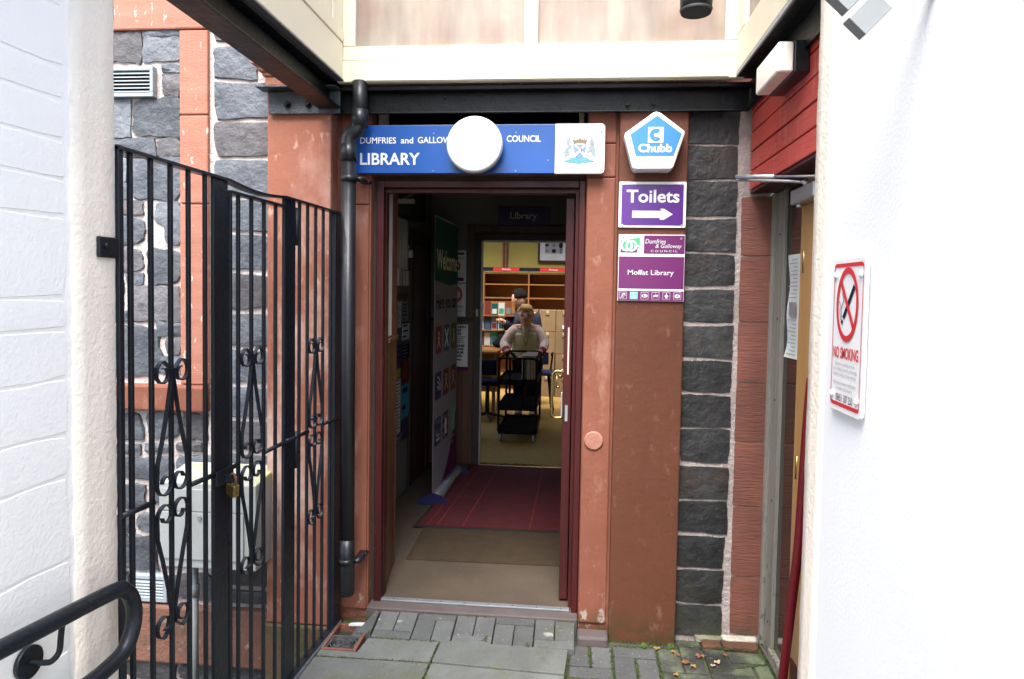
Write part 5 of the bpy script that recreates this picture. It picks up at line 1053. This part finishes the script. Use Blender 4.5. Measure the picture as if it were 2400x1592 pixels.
# book trolley pushed toward the doorway
ct = thing('book_trolley', 'black steel book trolley pushed by the woman', 'trolley', (-.56, 4.1, 0))
X0, X1, Y0, Y1 = -.765, -.385, 3.65, 4.40
for x in (X0, X1):
    for y in (Y0, Y1): obj('upright', MB().box(x - .012, x + .012, y - .012, y + .012, .11, .86), 'cartblack', ct, .003)
for z in (.62, .36, .12):
    obj('shelf', MB().box(X0, X1, Y0, Y1, z - .006, z), 'cartblack', ct)
    obj('shelf_rim', MB().box(X0, X1, Y0 - .012, Y0 - .0125 + .006, z - .035, z + .02).box(X0 - .005, X0, Y0, Y1, z - .03, z + .03).box(X1, X1 + .005, Y0, Y1, z - .03, z + .03).box(X0, X1, Y1, Y1 + .006, z - .03, z + .03), 'cartblack', ct)
obj('top_rail', MB().tube(smooth_path([(X0, Y0, .80), (X0 + .01, Y0, .84), (X0 + .05, Y0, .855), (X1 - .05, Y0, .855), (X1 - .01, Y0, .84), (X1, Y0, .80)]), .010, 8).tube([(X0, Y0, .845), (X0, Y1, .845)], .009, 8).tube([(X1, Y0, .845), (X1, Y1, .845)], .009, 8), 'cartblack', ct)
for x in (X0 + .10, X0 + .24): obj('front_strut', MB().box(x, x + .022, Y0 - .012, Y0 + .006, .36, .85), 'cartblack', ct)
obj('push_bar', MB().tube([(X0 + .02, Y1 + .06, .86), (X1 - .02, Y1 + .06, .86)], .012, 10).tube([(X0, Y1, .80), (X0 + .02, Y1 + .06, .86)], .01, 8).tube([(X1, Y1, .80), (X1 - .02, Y1 + .06, .86)], .01, 8), 'cartblack', ct)
for x in (X0 + .02, X1 - .02):
    for y in (Y0 + .03, Y1 - .03):
        c_ = obj('castor', MB().tube([(x - .012, y, .048), (x + .012, y, .048)], .045, 20), 'greyprint', ct)
        obj('fork', MB().box(x - .018, x - .014, y - .015, y + .015, .04, .11).box(x + .014, x + .018, y - .015, y + .015, .04, .11).box(x - .018, x + .018, y - .018, y + .018, .098, .113), 'cartblack', c_)
tb = [('books_red', 'b_red', -.455, .03), ('', 'b_plum', -.425, .02), ('', 'greyprint', -.50, .04), ('', 'paper', -.545, .035)]
for i, (n_, m_, x, wd) in enumerate(tb):
    lab = ['red book standing on the top tray of the trolley', 'plum book at the right end of the trolley tray', 'dark grey book in the row on the trolley', 'white book in the row on the trolley'][i]
    t = thing('book', lab, 'book', (x, 3.9, .62), 0, 'books on the trolley')
    obj('cover', MB().box(x - .002, x + wd, 3.82, 4.05, .622, .862), m_, t, .002); obj('pages', MB().box(x + .002, x + wd - .004, 3.817, 4.047, .626, .866), 'crest_gold' if 0 else 'leaf3', t)
t = thing('open_book_stack', 'cream paged books lying across the top of the trolley', 'books', (-.47, 3.95, .87))
for i in range(3): obj('cover', MB().add([(-.56 + .02 * i, 3.80 + .07 * i, .868 + .003 * i), (-.40, 3.80 + .07 * i, .868 + .003 * i), (-.39, 3.86 + .07 * i, .884 + .006 * i), (-.55 + .02 * i, 3.86 + .07 * i, .884 + .006 * i), (-.56 + .02 * i, 3.80 + .07 * i, .862), (-.40, 3.80 + .07 * i, .862), (-.39, 3.86 + .07 * i, .862), (-.55 + .02 * i, 3.86 + .07 * i, .862)], [(0, 1, 2, 3), (0, 4, 5, 1), (1, 5, 6, 2), (3, 2, 6, 7), (0, 3, 7, 4)]), 'leaf3', t)
db = thing('display_board', 'grey folded display easel on castors at the left of the inner doorway', 'easel', (-.97, 3.7, 0))
obj('panel', MB().add([(-1.20, 3.75, .08), (-.955, 3.75, .08), (-1.0, 3.85, 1.05), (-1.25, 3.85, 1.05), (-1.20, 3.77, .08), (-.955, 3.77, .08), (-1.0, 3.87, 1.05), (-1.25, 3.87, 1.05)], [(0, 1, 2, 3), (7, 6, 5, 4), (0, 4, 5, 1), (1, 5, 6, 2), (2, 6, 7, 3), (3, 7, 4, 0)]), 'wood_dark', db)
obj('castor', MB().tube([(-.985, 3.76, .04), (-.965, 3.76, .04)], .04, 16), 'rubber', db)
obj('edge_strip', MB().tube([(-.955, 3.75, .3), (-1.0, 3.85, 1.05)], .006, 8), 'alu', db)

# ---------------------------------------------------------------- people
def skin(name, J, E_, m, parent, root, sub=2):
    keys = list(J); me = bpy.data.meshes.new(name)
    me.from_pydata([J[k][:3] for k in keys], [(keys.index(a_), keys.index(b_)) for a_, b_ in E_], []); me.materials.append(M[m])
    o = link(name, me, parent); org = ORG[parent.name]
    for v in me.vertices: v.co -= Vector(org)
    md_ = o.modifiers.new('skin', 'SKIN'); md_.use_smooth_shade = True
    if not me.skin_vertices: me.attributes  # layer is added with the modifier
    sv = me.skin_vertices[0].data if me.skin_vertices else None
    if sv is None:
        bm = bmesh.new(); bm.from_mesh(me); bm.verts.layers.skin.verify(); bm.to_mesh(me); bm.free(); sv = me.skin_vertices[0].data
    for i, k in enumerate(keys):
        r_ = J[k][3]; sv[i].radius = (r_, J[k][4] if len(J[k]) > 4 else r_); sv[i].use_root = (k == root)
    ss = o.modifiers.new('sub', 'SUBSURF'); ss.levels = sub; ss.render_levels = sub
    ORG[o.name] = org; return o
def head(parent, c, r_, yaw_, pitch_, hairm, style):
    """head with face, ears, eyes, nose, mouth; front is -Y before yaw"""
    Mx = Matrix.Translation(c) @ Matrix.Rotation(yaw_, 4, 'Z') @ Matrix.Rotation(pitch_, 4, 'X')
    org = Vector(ORG[parent.name])
    def put(name, mb, m, smooth=True):
        mb.v = [tuple(Mx @ Vector(v)) for v in mb.v]; mb.sm = smooth; o = obj(name, mb, m, parent)
        if smooth: o.data.polygons.foreach_set('use_smooth', [True] * len(o.data.polygons))
        return o
    def ball(cx_, cy_, cz__, rx, ry, rz, nu=20, nv=14, f=None):
        mb = MB(); vs = []
        for j in range(nv + 1):
            ph_ = PI * j / nv
            for i_ in range(nu):
                th_ = 2 * PI * i_ / nu; v = [math.sin(ph_) * math.sin(th_), -math.sin(ph_) * math.cos(th_), math.cos(ph_)]
                if f: v = f(v)
                vs.append((cx_ + rx * v[0], cy_ + ry * v[1], cz__ + rz * v[2]))
        return mb.add(vs, [(j * nu + i_, (j + 1) * nu + i_, (j + 1) * nu + (i_ + 1) % nu, j * nu + (i_ + 1) % nu) for j in range(nv) for i_ in range(nu)])
    def face(v):
        x, y, z = v
        k = 1 - .28 * max(0, -z) ** 1.5                       # narrower jaw
        if y < 0: y *= 1 + .05 * (z < 0)
        if y < -.8 and abs(x) < .28 and -.35 < z < .2: y -= .20 * (1 - abs(x) / .28) * (1 - abs(z + .12) / .32)   # nose
        if y < -.6 and -.05 < z < .2 and .2 < abs(x) < .55: y += .08   # eye sockets
        if y < -.7 and -.62 < z < -.45 and abs(x) < .35: y -= .04      # lips
        return [x * k, y, z]
    put('head', ball(0, 0, 0, r_ * .74, r_ * .88, r_ * 1.08, 32, 28, face), 'skin')
    for s_ in (-1, 1):
        put('ear', ball(s_ * r_ * .74, r_ * .08, -r_ * .05, r_ * .08, r_ * .16, r_ * .24, 8, 8), 'skin')
        put('eye', ball(s_ * r_ * .30, -r_ * .80, r_ * .06, r_ * .10, r_ * .07, r_ * .055, 10, 8), 'hair_dark')
    put('mouth', ball(0, -r_ * .84, -r_ * .50, r_ * .22, r_ * .07, r_ * .04, 10, 6), 'crest_red')
    def hairf(v):
        x, y, z = v; lim = .28 if style == 'fringe' else .42
        if y < -.25 and z < lim: y = max(y, -.30); 
        if z < -.25: z = -.25 + (z + .25) * .12; x *= .86; y *= .85
        n_ = .04 * math.sin(9 * x + 5 * z) + .03 * math.sin(13 * y + 3 * x)
        return [x * (1 + n_), y * (1 + n_), z * (1 + n_)]
    put('hair', ball(0, r_ * .14, r_ * .26, r_ * .84, r_ * .92, r_ * 1.0, 28, 20, hairf), hairm)
    if style == 'fringe':
        fr = MB()
        for i_ in range(9):
            x = (-.56 + i_ * .14) * r_; fr.tube([(x * .5, -.45 * r_, 1.12 * r_), (x * .9, -.84 * r_, .82 * r_), (x * 1.05, -.93 * r_, (.50 + .08 * (i_ % 2)) * r_)], [.13 * r_, .12 * r_, .03 * r_], 8)
        put('fringe', fr, hairm)
        g = MB()
        for s_ in (-1, 1):
            g.tube([(s_ * .30 * r_ + .22 * r_ * math.cos(t * PI / 8), -1.0 * r_, .02 * r_ + .14 * r_ * math.sin(t * PI / 8)) for t in range(17)], .018 * r_, 6, False)
            g.tube([(s_ * .52 * r_, -.98 * r_, .04 * r_), (s_ * .74 * r_, -.1 * r_, .06 * r_)], .016 * r_, 6)
        g.tube([(-.08 * r_, -1.0 * r_, .04 * r_), (.08 * r_, -1.0 * r_, .04 * r_)], .016 * r_, 6)
        put('glasses', g, 'signblack')
def fingers(J, E_, hand, pre, dirx, down):
    hx, hy, hz = hand
    for i, L_ in enumerate((.055, .065, .06, .045)):
        ox = (-.03 + i * .02); J[pre + 'f%da' % i] = (hx + ox, hy - .035, hz + .004, .0095); J[pre + 'f%db' % i] = (hx + ox * 1.1, hy - .035 - L_ * .5, hz - .006 - down * .4, .0085); J[pre + 'f%dc' % i] = (hx + ox * 1.1, hy - .03 - L_ * .6, hz - .02 - down, .0075)
        E_ += [(pre + 'hand', pre + 'f%da' % i), (pre + 'f%da' % i, pre + 'f%db' % i), (pre + 'f%db' % i, pre + 'f%dc' % i)]
    J[pre + 't1'] = (hx + dirx * .035, hy - .01, hz - .002, .011); J[pre + 't2'] = (hx + dirx * .045, hy - .045, hz - .012, .009); E_ += [(pre + 'hand', pre + 't1'), (pre + 't1', pre + 't2')]
# woman
wm = thing('person', 'woman in sage gilet and green lanyard pushing the book trolley', 'person', (-.58, 4.9, 0))
J = {'pelvis': (-.58, 4.98, .80, .15, .11), 'waist': (-.58, 4.94, .92, .14, .11), 'chest': (-.585, 4.86, 1.04, .15, .11), 'neck0': (-.584, 4.81, 1.12, .06), 'neck': (-.583, 4.78, 1.17, .05),
     'ls': (-.73, 4.85, 1.085, .062), 'le': (-.845, 4.80, .91, .050), 'lw': (-.79, 4.60, .845, .032), 'lhand': (-.765, 4.52, .862, .027, .016),
     'rs': (-.44, 4.85, 1.085, .062), 're': (-.355, 4.80, .91, .050), 'rw': (-.385, 4.60, .845, .032), 'rhand': (-.405, 4.52, .862, .027, .016),
     'lh': (-.66, 4.98, .74, .10), 'lk': (-.67, 4.96, .42, .06), 'la': (-.68, 5.06, .08, .042), 'lt': (-.68, 4.94, .035, .038, .028),
     'rh': (-.50, 4.98, .74, .10), 'rk': (-.50, 4.90, .42, .06), 'ra': (-.50, 4.98, .08, .042), 'rt': (-.50, 4.86, .035, .038, .028)}
E_ = [('pelvis', 'waist'), ('waist', 'chest'), ('chest', 'neck0'), ('neck0', 'neck'), ('chest', 'ls'), ('ls', 'le'), ('le', 'lw'), ('lw', 'lhand'), ('chest', 'rs'), ('rs', 're'), ('re', 'rw'), ('rw', 'rhand'),
      ('pelvis', 'lh'), ('lh', 'lk'), ('lk', 'la'), ('la', 'lt'), ('pelvis', 'rh'), ('rh', 'rk'), ('rk', 'ra'), ('ra', 'rt')]
Jw, Ew = dict(J), list(E_)
fingers(Jw, Ew, J['lhand'][:3], 'l', 1, .0); fingers(Jw, Ew, J['rhand'][:3], 'r', -1, .0)
skin('body', Jw, Ew, 'skin', wm, 'pelvis')
def cloth(name, keys, E2, gr, m, par, root, JJ): 
    Jc = {k: tuple(list(JJ[k][:3]) + [r_ + gr for r_ in JJ[k][3:]]) for k in keys}
    return skin(name, Jc, E2, m, par, root)
cloth('jumper', ['chest', 'ls', 'le', 'lw', 'rs', 're', 'rw'], [('chest', 'ls'), ('ls', 'le'), ('le', 'lw'), ('chest', 'rs'), ('rs', 're'), ('re', 'rw')], .012, 'pink', wm, 'chest', dict(J, chest=(-.585, 4.88, 1.05, .10, .07)))
cloth('gilet', ['pelvis', 'waist', 'chest'], [('pelvis', 'waist'), ('waist', 'chest')], .022, 'gilet', wm, 'waist', {'pelvis': (-.58, 4.96, .80, .175, .13), 'waist': (-.58, 4.92, .93, .165, .125), 'chest': (-.585, 4.85, 1.09, .15, .10)})
cloth('trousers', ['pelvis', 'lh', 'lk', 'la', 'rh', 'rk', 'ra'], [('pelvis', 'lh'), ('lh', 'lk'), ('lk', 'la'), ('pelvis', 'rh'), ('rh', 'rk'), ('rk', 'ra')], .02, 'trouser', wm, 'pelvis', J)
for s_ in ('l', 'r'):
    p = Vector(J[s_ + 'w'][:3]); e2 = Vector(J[s_ + 'e'][:3]); d = (p - e2).normalized()
    obj('cuff', MB().tube([tuple(p - d * .05), tuple(p + d * .03)], [.048, .042], 16), 'maroon', wm)
    obj('shoe', MB().tube([(J[s_ + 't'][0], J[s_ + 't'][1] + .14, .04), (J[s_ + 't'][0], J[s_ + 't'][1], .034), (J[s_ + 't'][0], J[s_ + 't'][1] - .06, .026)], [.048, .044, .024], 12), 'rubber', wm)
ln = MB()
for s_ in (-1, 1): ln.tube([(-.583 + s_ * .055, 4.77, 1.16), (-.583 + s_ * .05, 4.725, 1.10), (-.583 + s_ * .03, 4.72, 1.0), (-.580, 4.755, .90)], .0045, 6)
obj('lanyard', ln, 'lime', wm)
obj('shirt_front', MB().tube([(-.583, 4.745, 1.13), (-.583, 4.735, 1.06), (-.583, 4.745, 1.0)], [.045, .035, .01], 10), 'pink', wm)
head(wm, Vector((-.582, 4.70, 1.248)), .115, R(2), R(-3), 'hair_blonde', 'fringe')
# man
mn = thing('person', 'dark haired man in navy suit turned away at the display rack', 'person', (-.66, 5.75, 0))
J = {'pelvis': (-.60, 5.95, .80, .14, .11), 'waist': (-.60, 5.92, .94, .14, .11), 'chest': (-.64, 5.85, 1.15, .155, .11), 'neck0': (-.70, 5.80, 1.27, .06), 'neck': (-.73, 5.78, 1.34, .05),
     'ls': (-.76, 5.74, 1.20, .065), 'le': (-.84, 5.62, 1.06, .05), 'lw': (-.93, 5.50, 1.14, .034), 'lhand': (-.97, 5.47, 1.17, .028, .018),
     'rs': (-.53, 5.92, 1.20, .065), 're': (-.50, 5.88, .95, .052), 'rw': (-.72, 5.66, .97, .034), 'rhand': (-.86, 5.56, 1.02, .028, .018),
     'lh': (-.68, 5.93, .74, .10), 'lk': (-.68, 5.90, .42, .062), 'la': (-.68, 5.98, .08, .045), 'lt': (-.72, 5.88, .035, .04, .03),
     'rh': (-.52, 5.98, .74, .10), 'rk': (-.52, 5.96, .42, .062), 'ra': (-.52, 6.02, .08, .045), 'rt': (-.55, 5.92, .035, .04, .03)}
Jm, Em = dict(J), list(E_)
fingers(Jm, Em, J['lhand'][:3], 'l', 1, .0); fingers(Jm, Em, J['rhand'][:3], 'r', -1, .0)
skin('body', Jm, Em, 'skin', mn, 'pelvis')
cloth('jacket', ['pelvis', 'waist', 'chest', 'ls', 'le', 'lw', 'rs', 're', 'rw'], [('pelvis', 'waist'), ('waist', 'chest'), ('chest', 'ls'), ('ls', 'le'), ('le', 'lw'), ('chest', 'rs'), ('rs', 're'), ('re', 'rw')], .018, 'navy', mn, 'waist', J)
cloth('trousers', ['pelvis', 'lh', 'lk', 'la', 'rh', 'rk', 'ra'], [('pelvis', 'lh'), ('lh', 'lk'), ('lk', 'la'), ('pelvis', 'rh'), ('rh', 'rk'), ('rk', 'ra')], .022, 'trouser', mn, 'pelvis', J)
obj('collar', MB().tube([(-.70, 5.80, 1.26), (-.73, 5.78, 1.32)], [.075, .06], 16), 'shirt', mn)
for s_ in ('l', 'r'): obj('shoe', MB().tube([(J[s_ + 't'][0] + .03, J[s_ + 't'][1] + .13, .042), (J[s_ + 't'][0], J[s_ + 't'][1], .036), (J[s_ + 't'][0] - .02, J[s_ + 't'][1] - .06, .028)], [.048, .046, .026], 12), 'rubber', mn)
head(mn, Vector((-.755, 5.76, 1.435)), .112, R(-118), R(8), 'hair_dark', 'short')
bag = tag(skin('coat', {'a': (-.86, 5.53, 1.0, .03), 'b': (-.93, 5.48, .93, .07, .04), 'c': (-1.0, 5.42, .84, .10, .05), 'd': (-1.02, 5.40, .815, .09, .05)}, [('a', 'b'), ('b', 'c'), ('c', 'd')], 'trouser', (lambda t: t)(thing('black_coat', 'black coat draped from the man down to the desk', 'coat', (-.95, 5.45, .8))), 'b'), '', '') if False else None
ctt = thing('black_coat', 'black coat draped from the hand of the suited man', 'coat', (-.95, 5.45, .8))
skin('fabric', {'a': (-.86, 5.53, 1.0, .03), 'b': (-.93, 5.48, .95, .07, .04), 'c': (-.99, 5.42, .86, .09, .05), 'd': (-1.02, 5.40, .83, .08, .04)}, [('a', 'b'), ('b', 'c'), ('c', 'd')], 'trouser', ctt, 'b')

# ---------------------------------------------------------------- small things on the paving
def leaf(x, y, z, s_, rot, m, label):
    mb = MB(); n = 14; vs = [(0, 0, .003)]; r_ = random.Random(int(x * 1000))
    for k in range(n):
        t = 2 * PI * k / n; rad = s_ * (.55 + .45 * abs(math.cos(t * 1.5)) + r_.uniform(-.1, .1)); vs.append((rad * math.cos(t), rad * .75 * math.sin(t), .004 + .35 * s_ * math.sin(t * 2 + 1) ** 2))
    mb.add(vs, [(0, 1 + k, 1 + (k + 1) % n) for k in range(n)])
    t_ = thing('fallen_leaf', label, 'leaf', (x, y, z), rot, 'fallen leaves on the paving')
    obj('blade', mb, m, t_, local=True); obj('stalk', MB().tube([(s_ * .6, 0, .004), (s_ * 1.6, s_ * .2, .006)], .0008, 5), 'leaf2', t_, local=True)
zl = zr + .004
leaf(.392, -.132, zl, .016, 20, 'leaf1', 'yellow leaf at the foot of the red pilaster')
leaf(.462, -.150, zl, .013, 80, 'leaf1', 'small yellow green leaf beside the weed sprigs')
leaf(.482, -.175, zl, .012, 150, 'leaf2', 'tiny brown leaf just right of the weeds')
leaf(.505, -.235, zl, .024, 200, 'leaf2', 'large orange brown leaf on the dark mossy pavers')
leaf(.535, -.262, zl, .016, 300, 'leaf1', 'curled ochre leaf touching the large orange brown leaf')
leaf(.575, -.175, zl, .022, 10, 'leaf2', 'flat reddish leaf near the damp red bricks')
leaf(.645, -.215, zl, .018, 45, 'leaf3', 'pale shrivelled leaf between the mossy pavers')
leaf(.618, -.245, zl, .012, 15, 'leaf3', 'small pale scrap of leaf beside the shrivelled leaf')
leaf(.690, -.150, zl, .014, 110, 'leaf2', 'brown leaf scrap against the front of the red brick')
leaf(.45, -.335, zl, .014, 60, 'leaf1', 'yellow leaf on the wide paver nearest the frame edge')
leaf(.56, -.375, zl, .016, 170, 'leaf1', 'bright yellow leaf at the bottom edge of the paving')
leaf(.885, -.20, zl, .012, 30, 'leaf1', 'small yellow leaf on the toilet door sill')
def weed(x, y, label):
    t_ = thing('weed', label, 'weed', (x, y, zl - .004)); mb = MB(); r_ = random.Random(int(x * 999))
    for k in range(12):
        a_ = r_.uniform(0, 6.28); h = r_.uniform(.006, .018); d = r_.uniform(.004, .016); p = Vector((math.cos(a_) * d, math.sin(a_) * d, h)); s_ = .005
        mb.add([p + Vector((-s_, 0, 0)), p + Vector((0, -s_, .001)), p + Vector((s_, 0, 0)), p + Vector((0, s_, .002))], [(0, 1, 2, 3)]); mb.add([(0, 0, 0), (.001, 0, 0), p], [(0, 1, 2)])
    obj('sprig', mb, 'weed', t_, local=True)
weed(.335, -.118, 'tiny green weed at the middle of the pilaster foot'); weed(.455, -.112, 'green weed sprig at the right corner of the pilaster foot')
for x, y, s_, lab in ((-.795, -.115, .013, 'round pale gum spot on the left pavers'), (-.095, -.14, .022, 'rough white plaster splash on the right door pavers')):
    n = 18; r_ = random.Random(4); tag(obj('gum_spot', MB().hull([(x + s_ * (1 + (.25 if s_ > .015 else .05) * r_.uniform(-1, 1)) * math.cos(2 * PI * k / n), y + .8 * s_ * (1 + .2 * r_.uniform(-1, 1) * (s_ > .015)) * math.sin(2 * PI * k / n)) for k in range(n)], fall(x, y) - .001, fall(x, y) + .0045), 'gum'), lab, 'stain')
